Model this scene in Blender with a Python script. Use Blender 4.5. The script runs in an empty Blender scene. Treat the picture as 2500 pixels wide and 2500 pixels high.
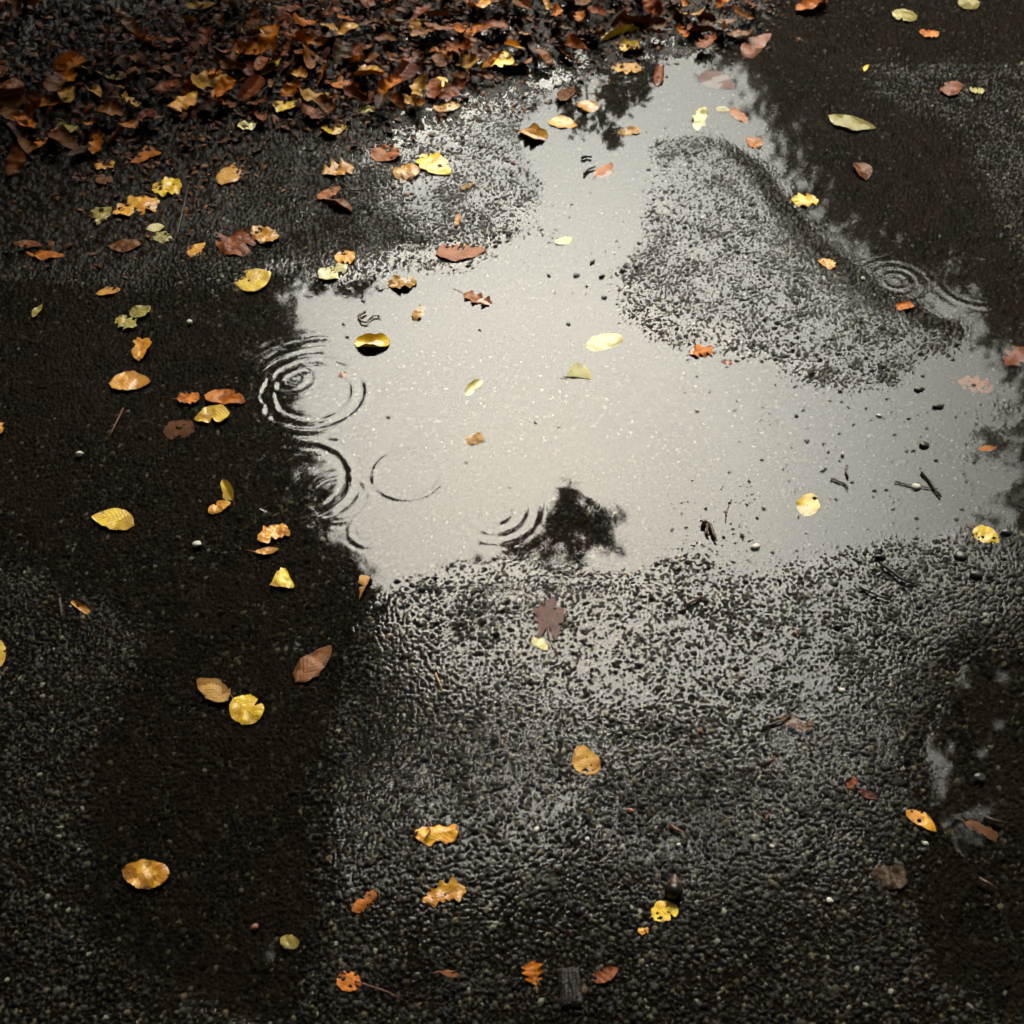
import bpy, math, random
import numpy as np
R = math.radians
C = bpy.context.scene.collection
rng = np.random.default_rng(7)
random.seed(7)

# ------------------------------------------------------------------ camera
CAM_H, PITCH, FOV = 1.45, 47.0, 44.0
TANH = math.tan(R(FOV / 2))
cd = bpy.data.cameras.new('camera'); cam = bpy.data.objects.new('camera', cd); C.objects.link(cam)
cam.location = (0, 0, CAM_H); cam.rotation_euler = (R(90 - PITCH), 0, 0)
cd.sensor_width = 36; cd.sensor_height = 36; cd.sensor_fit = 'HORIZONTAL'; cd.angle = R(FOV)
cd.clip_start = 0.02; cd.clip_end = 500
cd.dof.use_dof = True; cd.dof.focus_distance = 2.0; cd.dof.aperture_fstop = 7.5
bpy.context.scene.camera = cam

# ------------------------------------------------------------------ sky, sun, exposure
SUN_EL, SUN_AZ = 48.0, 1.0          # azimuth measured clockwise from the viewing direction (+Y)
w = bpy.data.worlds.new('World'); bpy.context.scene.world = w; w.use_nodes = True
nt = w.node_tree; N = nt.nodes; Lk = nt.links
bg = N['Background']; bg.inputs['Strength'].default_value = 0.15
sky = N.new('ShaderNodeTexSky'); sky.sky_type = 'NISHITA'; sky.sun_disc = False
sky.sun_elevation = R(SUN_EL); sky.sun_rotation = R(SUN_AZ); sky.dust_density = 6; sky.air_density = 1.2
tc = N.new('ShaderNodeTexCoord')
nz = N.new('ShaderNodeTexNoise'); nz.inputs['Scale'].default_value = 1.6; nz.inputs['Detail'].default_value = 4
ramp = N.new('ShaderNodeValToRGB')     # overcast: thick even cloud, a little brighter where it thins
ramp.color_ramp.elements[0].position = 0.3; ramp.color_ramp.elements[0].color = (8.7, 8.8, 7.6, 1)
ramp.color_ramp.elements[1].position = 0.75; ramp.color_ramp.elements[1].color = (10.3, 10.5, 9.0, 1)
Lk.new(tc.outputs['Generated'], nz.inputs['Vector']); Lk.new(nz.outputs['Fac'], ramp.inputs['Fac'])
mx = N.new('ShaderNodeMix'); mx.data_type = 'RGBA'; mx.inputs['Factor'].default_value = 0.88
Lk.new(sky.outputs['Color'], mx.inputs[6]); Lk.new(ramp.outputs['Color'], mx.inputs[7])
# thin overcast with the sun behind it: the cloud is brightest round the sun and dulls away from it
gd = N.new('ShaderNodeVectorMath'); gd.operation = 'DOT_PRODUCT'
gd.inputs[1].default_value = (math.sin(R(SUN_AZ)) * math.cos(R(SUN_EL)), math.cos(R(SUN_AZ)) * math.cos(R(SUN_EL)), math.sin(R(SUN_EL)))
Lk.new(tc.outputs['Generated'], gd.inputs[0])
ac = N.new('ShaderNodeMath'); ac.operation = 'ARCCOSINE'; Lk.new(gd.outputs['Value'], ac.inputs[0])
dg = N.new('ShaderNodeMath'); dg.operation = 'MULTIPLY'; dg.inputs[1].default_value = 1 / R(60); Lk.new(ac.outputs[0], dg.inputs[0])
gr = N.new('ShaderNodeValToRGB'); gr.color_ramp.interpolation = 'B_SPLINE'
e_ = gr.color_ramp.elements; e_[0].position = 0; e_[0].color = (1.03, 1.03, 1.01, 1); e_[1].position = 1; e_[1].color = (.03, .03, .033, 1)
for p_, c_ in ((.17, .95), (.25, .62), (.33, .28), (.45, .08)):
    q_ = e_.new(p_); q_.color = (c_, c_, c_ * 1.02, 1)
Lk.new(dg.outputs[0], gr.inputs['Fac'])
ml = N.new('ShaderNodeMix'); ml.data_type = 'RGBA'; ml.blend_type = 'MULTIPLY'; ml.inputs['Factor'].default_value = 1
Lk.new(mx.outputs[2], ml.inputs[6]); Lk.new(gr.outputs['Color'], ml.inputs[7]); Lk.new(ml.outputs[2], bg.inputs['Color'])
sd = bpy.data.lights.new('sun', 'SUN'); sd.energy = 0.5; sd.angle = R(95); sd.color = (.98, 1, .90)
sun = bpy.data.objects.new('sun', sd); C.objects.link(sun); sun.location = (0, 0, 30)
sun.rotation_euler = (R(90 - SUN_EL), 0, R(180 - SUN_AZ))
vs = bpy.context.scene.view_settings
vs.view_transform = 'Standard'; vs.look = 'None'; vs.gamma = 1; vs.use_curve_mapping = False
vs.exposure = 3.4

# ------------------------------------------------------------------ projection of photo positions onto the ground
S = 1932.0
cp, sp = math.cos(R(PITCH)), math.sin(R(PITCH))
def ray(px, py):
    X = (px / S - .5) * 2 * TANH; Z = (.5 - py / S) * 2 * TANH
    return X, cp + Z * sp, -sp + Z * cp
def gp(px, py, z=0.0):
    dx, dy, dz = ray(px, py); t = (z - CAM_H) / dz
    return dx * t, dy * t
def to_px(x, y, z=0.0):                       # numpy: ground point -> photo position
    d = y * cp + (CAM_H - z) * sp
    u = y * sp - (CAM_H - z) * cp
    return (x / d / (2 * TANH) + .5) * S, (.5 - u / d / (2 * TANH)) * S

# ------------------------------------------------------------------ noise helpers
def hsh(ix, iy, s):
    h = (ix.astype(np.int64) * 374761393 + iy.astype(np.int64) * 668265263 + s * 974634777) & 0xffffffff
    h = ((h ^ (h >> 13)) * 1274126177) & 0xffffffff
    h = ((h ^ (h >> 16)) * 2246822519) & 0xffffffff
    return (((h ^ (h >> 15)) & 0xffffff) / float(0x1000000)).astype(np.float32)
def vnoise(x, y, lam, seed):
    x = x / lam; y = y / lam
    ix = np.floor(x); iy = np.floor(y); fx = x - ix; fy = y - iy
    fx = fx * fx * (3 - 2 * fx); fy = fy * fy * (3 - 2 * fy)
    ix = ix.astype(np.int64); iy = iy.astype(np.int64)
    a = hsh(ix, iy, seed); b = hsh(ix + 1, iy, seed); c = hsh(ix, iy + 1, seed); d = hsh(ix + 1, iy + 1, seed)
    return ((a * (1 - fx) + b * fx) * (1 - fy) + (c * (1 - fx) + d * fx) * fy) * 2 - 1

# ------------------------------------------------------------------ terrain: where the asphalt stands proud, where it lies under water
def inpoly(X, Y, P):
    ins = np.zeros(X.shape, bool); n = len(P)
    for i in range(n):
        x0, y0 = P[i]; x1, y1 = P[(i + 1) % n]
        c = ((y0 > Y) != (y1 > Y)) & (X < (x1 - x0) * (Y - y0) / ((y1 - y0) if y1 != y0 else 1e-9) + x0)
        ins ^= c
    return ins
GRAVEL = [  # (polygon in photo coordinates, height in mm)
    ([(300, 560), (-200, 520), (-400, -300), (1000, -300), (1090, 30), (1060, 140), (960, 190), (1010, 290), (1050, 370), (985, 440), (860, 515), (700, 525), (575, 530), (470, 545)], 1.2),
    ([(1240, 255), (1330, 250), (1430, 300), (1520, 420), (1620, 500), (1740, 580), (1835, 625), (1770, 690), (1650, 735), (1500, 720), (1400, 700), (1290, 650), (1180, 600), (1165, 530), (1235, 430), (1225, 330)], .85),
    ([(735, 1110), (790, 1085), (860, 1065), (960, 1055), (1140, 1080), (1300, 1075), (1440, 1095), (1640, 1030), (1780, 1010), (2300, 1000), (2300, 1250), (1840, 1230), (1760, 1380), (1740, 1600), (1735, 1800), (2000, 1960), (2300, 2300), (300, 2300), (540, 1950), (600, 1700), (560, 1500), (590, 1390), (630, 1290), (665, 1190)], 1.0),
    ([(-300, 1060), (120, 1080), (280, 1180), (250, 1350), (180, 1500), (150, 1700), (330, 1850), (560, 1950), (500, 2300), (-300, 2300)], -.5),
    ([(1600, 60), (1750, 120), (2000, 90), (2200, 500), (1900, 520), (1860, 400), (1780, 250), (1640, 200)], -1.3),
]
POOLS = [([(690, 365), (760, 340), (880, 345), (830, 375), (720, 385)], -1.6),]
CELL = 16.0; OX, OY = -900.0, -500.0; NX, NY = 240, 210
gxx, gyy = np.meshgrid(OX + np.arange(NX) * CELL, OY + np.arange(NY) * CELL)
wob = vnoise(gxx, gyy, 70, 3) * 22; wob2 = vnoise(gxx, gyy, 60, 4) * 18
TM = np.full(gxx.shape, -6.2)
for P, h in GRAVEL: TM[inpoly(gxx + wob, gyy + wob2, P)] = h
for P, h in POOLS: TM[inpoly(gxx, gyy, P)] = h
SHOAL = inpoly(gxx, gyy, [(1150, 480), (1350, 690), (1700, 740), (1932, 690), (1932, 1010), (1650, 1020), (1430, 1100), (1250, 1080), (1200, 950), (1400, 850), (1300, 740), (1130, 620), (950, 470), (1050, 360), (1230, 350)])
TM[SHOAL & (TM < 0)] = -3.5
BANK = inpoly(gxx, gyy, [(-900, 340), (250, 260), (480, 235), (760, 215), (950, 130), (1200, 60), (1400, 10), (1600, -600), (-900, -600)]).astype(float)
SOIL = inpoly(gxx + wob, gyy + wob2, [(-900, 520), (230, 500), (420, 400), (470, 290), (760, 235), (960, 150), (1200, 85), (1420, 60), (1600, -60), (3000, -100), (3000, -600), (-900, -600)]).astype(float)
def blur(a, n):
    for _ in range(n):
        a = (np.roll(a, 1, 0) + 2 * a + np.roll(a, -1, 0)) / 4; a = (np.roll(a, 1, 1) + 2 * a + np.roll(a, -1, 1)) / 4
    return a
TM = blur(TM, 4); BANK = blur(BANK, 30); SOIL = blur(SOIL, 5)
def samp(M, px, py):
    fx = np.clip((px - OX) / CELL, 0, NX - 1.001); fy = np.clip((py - OY) / CELL, 0, NY - 1.001)
    ix = fx.astype(int); iy = fy.astype(int); fx = fx - ix; fy = fy - iy
    return (M[iy, ix] * (1 - fx) + M[iy, ix + 1] * fx) * (1 - fy) + (M[iy + 1, ix] * (1 - fx) + M[iy + 1, ix + 1] * fx) * fy
def terrain(x, y, smooth=False):
    px, py = to_px(x, np.maximum(y, -0.6))
    t = samp(TM, px, py); b = samp(BANK, px, py)
    t = t + .35 * vnoise(x, y, .17, 12)
    if not smooth: t = t + .7 * vnoise(x, y, .06, 11) + .6 * vnoise(x, y, .025, 13)
    t = t + b ** 1.5 * 60 + b * 9 * vnoise(x, y, .11, 14)
    return t * 1e-3
RIP = [  # (photo x, y, ring radius px, strength, ring width)
    (770, 895, 64, 2.0, 1.1), (555, 715, 20, .8, 1), (555, 715, 42, 1.0, 1), (590, 742, 78, 1.1, 1.3), (590, 742, 104, 1.3, 1.3),
    (600, 738, 132, .5, 1.4), (600, 738, 165, .35, 1.3), (562, 905, 103, 1.3, 1.5), (387, 650, 14, 1.0, .8), (387, 650, 26, 1.1, .8),
    (474, 770, 24, 1.0, 1), (474, 770, 46, .4, 1), (935, 965, 26, .7, 1), (935, 965, 52, .7, 1.2), (935, 965, 78, .45, 1.2), (1050, 1000, 110, .15, 1.8),
    (740, 705, 36, .35, .8), (1690, 530, 24, 1.2, 1), (1690, 530, 44, 1.1, 1), (1690, 530, 66, .7, 1), (1845, 530, 80, .7, 1.3),
    (1840, 1592, 44, .35, 1), (540, 1330, 36, .5, 1), (640, 940, 60, .5, 1.2), (700, 1000, 40, .5, 1),
]
def ripples(x, y):
    z = np.zeros_like(x)
    for px, py, r, a, wd in RIP:
        cx, cy = gp(px, py); rr = abs(gp(px + r, py)[0] - cx)
        d = np.hypot(x - cx, y - cy) - rr; s = .0062 * wd
        m = np.abs(d) < 4 * s
        z[m] += a * 1.35e-4 * wd * (.75 + .5 * vnoise(x[m], y[m], .03, 77)) * np.cos(d[m] / s * 1.9) * np.exp(-(d[m] / s) ** 2 / 2.4)
    return z
def wlevel(x, y, t):
    film = (1.15 + .05 * vnoise(x, y, .03, 21) + .18 * vnoise(x, y, .12, 22)) * 1e-3
    a = terrain(x, y, True) + film; k = 1e-3
    h = np.maximum(k - np.abs(a), 0) / k
    return np.maximum(a, 0) + h * h * k / 4
def ground_z(x, y):
    t = terrain(np.array([x]), np.array([y])); return max(float(t[0]) + .0028, float(wlevel(np.array([x]), np.array([y]), t)[0]))
def drop(px, py):                              # a photo position dropped onto the surface
    z = 0.0
    for _ in range(3):
        x, y = gp(px, py, z); z = ground_z(x, y)
    return x, y, z

def stones(x, y, cell, seed, rmin, rmax, hmin, hmax, prob):
    w1 = vnoise(x, y, .0045, seed + 7) * .0008; w2 = vnoise(x, y, .0045, seed + 8) * .0008; x = x + w1; y = y + w2
    best = np.zeros(x.shape, np.float32); bid = np.zeros(x.shape, np.float32)
    cx = np.floor(x / cell).astype(np.int64); cy = np.floor(y / cell).astype(np.int64)
    for dx in (-1, 0, 1):
        for dy in (-1, 0, 1):
            jx = cx + dx; jy = cy + dy
            h1 = hsh(jx, jy, seed); h2 = hsh(jx, jy, seed + 1); h3 = hsh(jx, jy, seed + 2); h4 = hsh(jx, jy, seed + 3)
            px = (jx + .5 + (h1 - .5) * .9) * cell; py = (jy + .5 + (h2 - .5) * .9) * cell
            ang = h3 * 6.283; ca = np.cos(ang); sa = np.sin(ang)
            qx = (x - px) * ca + (y - py) * sa; qy = -(x - px) * sa + (y - py) * ca
            r = rmin + (rmax - rmin) * h4; asp = .5 + .5 * h1
            d = (np.abs(qx / r) ** 2.4 + np.abs(qy / (r * asp)) ** 2.4)
            hh = hmin + (hmax - hmin) * h2
            v = np.where((d < 1) & (h3 < prob), hh * np.maximum(1 - d, 0) ** .4 * (1 + .35 * qx / r * (h1 - .5) * 2), 0).astype(np.float32)
            m = v > best
            best[m] = v[m]; bid[m] = (h4 * 997.0 % 1)[m] * .999 + .0005
    return best, bid

# the sheet: fine where the stones can be seen, growing coarser out to the horizon
NV, NU = 1250, 1700
UM = 1.62
vv = np.linspace(1.16, -.16, NV) * S
ymid = np.array([gp(S / 2, v)[1] for v in vv])
g = np.geomspace(.004, 90, 46)
ys = np.concatenate([ymid[0] - g[::-1], ymid, ymid[-1] + g])
hw = np.maximum(ys * cp + CAM_H * sp, .55) * TANH
uu = np.linspace(-UM, UM, NU)
X = np.concatenate([-(UM * hw)[:, None] - g[::-1][None], uu[None] * hw[:, None], (UM * hw)[:, None] + g[None]], 1)
Y = np.repeat(ys[:, None], X.shape[1], 1)
fine = np.ones(X.shape, np.float32)
col = np.abs(np.arange(X.shape[1]) - (X.shape[1] - 1) / 2); row = np.abs(np.arange(X.shape[0]) - (X.shape[0] - 1) / 2)
fine *= np.clip((NU / 2 - col) / 25, 0, 1)[None] * np.clip((NV / 2 - row) / 25, 0, 1)[:, None]
T = terrain(X, Y)
far = np.clip((np.hypot(X, Y - 2) - 3) / 6, 0, 1); T = T * (1 - far)
px_, py_ = to_px(X, np.maximum(Y, -.6)); soil = samp(SOIL, px_, py_)
s1, i1 = stones(X, Y, .0057, 100, .0016, .0041, .0015, .0036, .96)
s2, i2 = stones(X, Y, .0031, 200, .0009, .0018, .0006, .0015, .8)
s3, i3 = stones(X, Y, .021, 300, .0032, .0056, .0030, .0056, .28)
st = s1.copy(); ids = i1.copy()
m = s2 > st; st[m] = s2[m]; ids[m] = i2[m]
m = s3 > st; st[m] = s3[m]; ids[m] = i3[m]
st *= (1 - .35 * soil)
A = T + (st + 1e-4 * vnoise(X, Y, .0015, 31) + soil * 3e-3 * vnoise(X, Y, .012, 32) + soil * 1.2e-3 * vnoise(X, Y, .005, 33)) * fine
Wl = wlevel(X, Y, T) + ripples(X, Y) + 1.2e-5 * vnoise(X, Y, .02, 41) + 3e-5 * vnoise(X, Y, .06, 42)
Wl = Wl * (1 - far) - soil * .0022 - far * .05
W2 = Wl + 1.3e-4 * np.exp(-np.maximum(Wl - A, 0) / 2e-4) * fine      # the film climbs a little where it meets a stone
PAL = np.array([(.020, .019, .018), (.028, .027, .024), (.014, .014, .016), (.045, .043, .036), (.022, .020, .017), (.060, .056, .042), (.018, .020, .020), (.034, .030, .022),
                (.022, .021, .021), (.085, .080, .060), (.026, .024, .022), (.050, .038, .024), (.016, .015, .014), (.12, .115, .09), (.05, .026, .016), (.07, .065, .048)]) * .42
colr = PAL[(ids * 16).astype(int) % 16]
colr[(ids * 4096).astype(int) % 83 == 0] = (.20, .19, .15)
colr[(ids * 8192).astype(int) % 37 == 3] = (.105, .085, .050)
stone_in = np.clip(st / 8e-4, 0, 1)[..., None]
binder = np.array([.0075, .006, .0045])
colr = binder * (1 - stone_in) + colr * stone_in
silt = np.clip(.5 + .9 * vnoise(X, Y, .05, 51) + .5 * vnoise(X, Y, .015, 52), 0, 1)[..., None] * .45
silt = silt * np.clip(1 - (A - (Wl - .001)) / .001, 0, 1)[..., None]       # fine brown silt settled under the water
colr = colr * (1 - silt) + np.array([.025, .0155, .0095]) * silt
sl = soil[..., None] * .8
colr = colr * (1 - sl) + np.array([.012, .008, .006]) * (1 + .6 * vnoise(X, Y, .008, 53)[..., None]) * sl

under = np.clip((Wl - A) / 2e-4 + .5, 0, 1)[..., None] * fine[..., None]
colr = np.concatenate([colr, under], -1)
def grid_mesh(name, X, Y, Z, keep=None, cols=None, coarse=None):
    nr, nc = X.shape
    co = np.stack([X, Y, Z], -1).reshape(-1, 3).astype(np.float32)
    i = (np.arange(nr - 1)[:, None] * nc + np.arange(nc - 1)[None])
    q = np.stack([i, i + 1, i + nc + 1, i + nc], -1)
    q = q[keep] if keep is not None else q.reshape(-1, 4)
    if keep is not None:
        used = np.zeros(len(co), bool); used[q.ravel()] = True
        mp = np.cumsum(used) - 1; co = co[used]; q = mp[q]
        if cols is not None: cols = cols.reshape(-1, 4)[used]
    me = bpy.data.meshes.new(name)
    me.vertices.add(len(co)); me.vertices.foreach_set('co', co.ravel())
    me.loops.add(q.size); me.loops.foreach_set('vertex_index', q.ravel().astype(np.int32))
    me.polygons.add(len(q)); me.polygons.foreach_set('loop_start', (np.arange(len(q)) * 4).astype(np.int32))
    me.polygons.foreach_set('use_smooth', np.ones(len(q), bool))
    if coarse is not None:
        a = me.attributes.new('coarse', 'FLOAT', 'POINT'); a.data.foreach_set('value', coarse.ravel().astype(np.float32))
    if cols is not None:
        a = me.color_attributes.new('stone_colour', 'FLOAT_COLOR', 'POINT')
        c4 = np.ones((len(co), 4), np.float32); c4[:, :] = cols.reshape(-1, 4); a.data.foreach_set('color', c4.ravel())
    me.update(calc_edges=True)
    return me

# ------------------------------------------------------------------ materials
def newmat(name):
    m = bpy.data.materials.new(name); m.use_nodes = True; return m, m.node_tree.nodes, m.node_tree.links, m.node_tree.nodes['Principled BSDF']
def simple(name, c1, c2, rough=.4, scale=120, bump=.3, coat=0.0):
    m, n, l, b = newmat(name)
    t = n.new('ShaderNodeTexCoord'); z = n.new('ShaderNodeTexNoise'); z.inputs['Scale'].default_value = scale; z.inputs['Detail'].default_value = 5
    r = n.new('ShaderNodeValToRGB'); r.color_ramp.elements[0].position = .35; r.color_ramp.elements[1].position = .68
    r.color_ramp.elements[0].color = (*c1, 1); r.color_ramp.elements[1].color = (*c2, 1)
    l.new(t.outputs['Object'], z.inputs['Vector']); l.new(z.outputs['Fac'], r.inputs['Fac']); l.new(r.outputs['Color'], b.inputs['Base Color'])
    bp = n.new('ShaderNodeBump'); bp.inputs['Strength'].default_value = bump; bp.inputs['Distance'].default_value = .002
    l.new(z.outputs['Fac'], bp.inputs['Height']); l.new(bp.outputs['Normal'], b.inputs['Normal'])
    b.inputs['Roughness'].default_value = rough; b.inputs['Coat Weight'].default_value = coat; b.inputs['Coat Roughness'].default_value = .12
    return m
def asphalt_mat():
    m, n, l, b = newmat('wet_asphalt')
    a = n.new('ShaderNodeAttribute'); a.attribute_name = 'stone_colour'
    t = n.new('ShaderNodeTexCoord'); z = n.new('ShaderNodeTexNoise'); z.inputs['Scale'].default_value = 900; z.inputs['Detail'].default_value = 3
    l.new(t.outputs['Object'], z.inputs['Vector'])
    mr = n.new('ShaderNodeMapRange'); mr.inputs['To Min'].default_value = .65; mr.inputs['To Max'].default_value = 1.35
    l.new(z.outputs['Fac'], mr.inputs['Value'])
    mu = n.new('ShaderNodeMix'); mu.data_type = 'RGBA'; mu.blend_type = 'MULTIPLY'; mu.inputs['Factor'].default_value = 1
    l.new(a.outputs['Color'], mu.inputs[6]); l.new(mr.outputs['Result'], mu.inputs[7]); l.new(mu.outputs[2], b.inputs['Base Color'])
    ca = n.new('ShaderNodeAttribute'); ca.attribute_name = 'coarse'        # beyond the modelled stones the grain is carried by a cell pattern
    vo = n.new('ShaderNodeTexVoronoi'); vo.inputs['Scale'].default_value = 190; l.new(t.outputs['Object'], vo.inputs['Vector'])
    vm = n.new('ShaderNodeMath'); vm.operation = 'MULTIPLY'; l.new(vo.outputs['Distance'], vm.inputs[0]); l.new(ca.outputs['Fac'], vm.inputs[1])
    va = n.new('ShaderNodeMath'); va.operation = 'MULTIPLY_ADD'; va.inputs[1].default_value = -4.0; l.new(vm.outputs[0], va.inputs[0]); l.new(z.outputs['Fac'], va.inputs[2])
    bp = n.new('ShaderNodeBump'); bp.inputs['Strength'].default_value = .35; bp.inputs['Distance'].default_value = .0006
    l.new(va.outputs[0], bp.inputs['Height']); l.new(bp.outputs['Normal'], b.inputs['Normal'])
    b.inputs['Roughness'].default_value = .42
    mr2 = n.new('ShaderNodeMapRange'); mr2.inputs['To Min'].default_value = .065; mr2.inputs['To Max'].default_value = .02   # under water the stones lose their own shine
    l.new(a.outputs['Alpha'], mr2.inputs['Value']); l.new(mr2.outputs['Result'], b.inputs['Specular IOR Level'])
    return m
def water_mat():
    m, n, l, b = newmat('rain_water'); n.remove(b)
    tr = n.new('ShaderNodeBsdfTransparent'); tr.inputs['Color'].default_value = (.93, .92, .89, 1)
    gl = n.new('ShaderNodeBsdfGlossy'); gl.inputs['Roughness'].default_value = .035
    fr = n.new('ShaderNodeFresnel'); fr.inputs['IOR'].default_value = 1.333
    mx = n.new('ShaderNodeMixShader'); l.new(fr.outputs[0], mx.inputs[0]); l.new(tr.outputs[0], mx.inputs[1]); l.new(gl.outputs[0], mx.inputs[2])
    l.new(mx.outputs[0], n['Material Output'].inputs['Surface'])
    return m
def leaf_mat(name, c1, c2, c3, spot=.5, vein=(.3, .16, .04), veinamt=.5):
    """c1/c2 mottled blade colours, c3 decay colour at margin and in spots; UV = (along, across)"""
    m, n, l, b = newmat(name)
    uv = n.new('ShaderNodeUVMap'); sx = n.new('ShaderNodeSeparateXYZ'); l.new(uv.outputs[0], sx.inputs[0])
    oi = n.new('ShaderNodeObjectInfo'); t = n.new('ShaderNodeTexCoord')
    def math_(op, a, b_=None, c=None, clamp=False):
        q = n.new('ShaderNodeMath'); q.operation = op; q.use_clamp = clamp
        for i, v in enumerate((a, b_, c)):
            if v is None: continue
            if isinstance(v, (int, float)): q.inputs[i].default_value = v
            else: l.new(v, q.inputs[i])
        return q.outputs[0]
    off = math_('MULTIPLY', oi.outputs['Random'], 37.0)
    def noise(sc, det=4):
        z = n.new('ShaderNodeTexNoise'); z.noise_dimensions = '4D'; z.inputs['Scale'].default_value = sc; z.inputs['Detail'].default_value = det
        l.new(t.outputs['Object'], z.inputs['Vector']); l.new(off, z.inputs['W']); return z.outputs['Fac']
    def mixc(f, a, b_):
        q = n.new('ShaderNodeMix'); q.data_type = 'RGBA'
        (l.new(f, q.inputs[0]) if not isinstance(f, (int, float)) else setattr(q.inputs[0], 'default_value', f))
        for i, v in ((6, a), (7, b_)):
            if isinstance(v, tuple): q.inputs[i].default_value = (*v, 1)
            else: l.new(v, q.inputs[i])
        return q.outputs[2]
    def step(v, a, b_):
        q = n.new('ShaderNodeMapRange'); q.interpolation_type = 'SMOOTHSTEP'
        q.inputs['From Min'].default_value = a; q.inputs['From Max'].default_value = b_; l.new(v, q.inputs['Value']); return q.outputs['Result']
    at = math_('ABSOLUTE', sx.outputs['Y'])
    base = mixc(step(noise(60, 6), .40, .60), c1, c2)
    dec = math_('ADD', noise(70, 6), math_('MULTIPLY', math_('POWER', at, 3.0), .22 * spot + .02))
    base = mixc(math_('MULTIPLY', step(dec, .80 - .26 * spot, .90 - .22 * spot), .85), base, c3)
    vy = math_('SUBTRACT', math_('MULTIPLY', sx.outputs['X'], 9.0), math_('MULTIPLY', at, 2.3))
    pp = math_('PINGPONG', vy, .5)
    vein_f = math_('MAXIMUM', math_('SUBTRACT', 1.0, step(pp, .03, .12)), math_('SUBTRACT', 1.0, step(at, .02, .09)))
    base = mixc(math_('MULTIPLY', math_('MULTIPLY', vein_f, step(noise(30), .3, .7)), veinamt), base, vein)
    tint = n.new('ShaderNodeHueSaturation'); l.new(base, tint.inputs['Color'])
    l.new(math_('MULTIPLY_ADD', oi.outputs['Random'], .5, .75), tint.inputs['Value'])
    l.new(tint.outputs['Color'], b.inputs['Base Color'])
    ht = math_('ADD', math_('MULTIPLY', pp, 1.0), math_('ADD', noise(160, 4), math_('MULTIPLY', vein_f, .3)))
    bp = n.new('ShaderNodeBump'); bp.inputs['Strength'].default_value = .6; bp.inputs['Distance'].default_value = .0011
    l.new(ht, bp.inputs['Height']); l.new(bp.outputs['Normal'], b.inputs['Normal'])
    b.inputs['Roughness'].default_value = .5; b.inputs['Coat Weight'].default_value = .25; b.inputs['Coat Roughness'].default_value = .14
    if name.split('_')[0] in ('brown', 'rust', 'orange', 'maroon', 'dark', 'tan', 'pinkish'): b.inputs['Coat Weight'].default_value = .04; b.inputs['Specular IOR Level'].default_value = .2
    return m
LM = {
 'yellow': leaf_mat('yellow_leaf', (.80, .55, .012), (.68, .38, .008), (.20, .07, .012), .45, (.42, .24, .02)),
 'pale':   leaf_mat('pale_yellow_leaf', (.88, .82, .42), (.80, .66, .22), (.30, .16, .03), .15, (.65, .5, .15), .35),
 'golden': leaf_mat('golden_leaf', (.72, .36, .012), (.60, .23, .008), (.14, .045, .01), .65, (.30, .11, .01)),
 'orange': leaf_mat('orange_leaf', (.58, .18, .008), (.42, .11, .006), (.08, .025, .008), .7, (.60, .30, .05), .3),
 'olive':  leaf_mat('olive_leaf', (.36, .28, .03), (.26, .22, .03), (.12, .06, .015), .6, (.2, .13, .02)),
 'brown':  leaf_mat('brown_leaf', (.24, .08, .015), (.15, .05, .012), (.045, .018, .008), .7, (.33, .14, .04), .35),
 'rust':   leaf_mat('rust_leaf', (.30, .075, .018), (.18, .045, .012), (.05, .018, .008), .6, (.4, .15, .05), .35),
 'pink':   leaf_mat('pinkish_tan_leaf', (.46, .155, .05), (.33, .10, .03), (.16, .05, .02), .5, (.60, .34, .18), .4),
 'tan':    leaf_mat('tan_leaf', (.55, .31, .07), (.44, .21, .04), (.14, .06, .02), .6, (.62, .45, .22), .4),
 'maroon': leaf_mat('maroon_leaf', (.12, .028, .014), (.075, .02, .012), (.03, .012, .008), .5, (.18, .06, .03), .12),
 'dark':   leaf_mat('dark_leaf', (.07, .035, .014), (.045, .022, .01), (.02, .012, .008), .5, (.10, .05, .02), .4),
}
M_STALK = simple('leaf_stalk', (.16, .06, .02), (.28, .12, .04), .4, 200)
M_BARK = simple('wet_bark', (.022, .015, .012), (.055, .038, .028), .45, 220, .8)
M_TWIG = simple('wet_twig', (.05, .025, .015), (.12, .06, .035), .4, 200, .6)
M_TWIGR = simple('reddish_twig', (.10, .03, .02), (.2, .07, .04), .4, 200, .6)
M_TWIGL = simple('light_straw', (.38, .24, .1), (.55, .36, .17), .45, 200, .5)
M_NUT = simple('blackened_nut_shell', (.006, .005, .005), (.03, .02, .016), .3, 90, .4)
M_WHITE = simple('pale_stone', (.55, .52, .44), (.72, .70, .62), .5, 150, .5)
M_CLAY = simple('brick_red_stone', (.22, .06, .03), (.34, .12, .06), .5, 150, .5)
M_DKST = simple('dark_stone', (.02, .02, .022), (.05, .05, .048), .35, 150, .6)
M_TREEBARK = simple('tree_bark', (.03, .024, .018), (.08, .065, .05), .8, 12, 1.0)
M_CROWN = simple('autumn_foliage', (.030, .032, .012), (.075, .060, .018), .65, 2.0, .1)
M_FIR = simple('dark_conifer_foliage', (.010, .016, .008), (.028, .036, .016), .7, 2.0, .1)
M_HEDGE = simple('undergrowth_foliage', (.012, .016, .006), (.035, .034, .012), .6, 12.0, .1)

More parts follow.
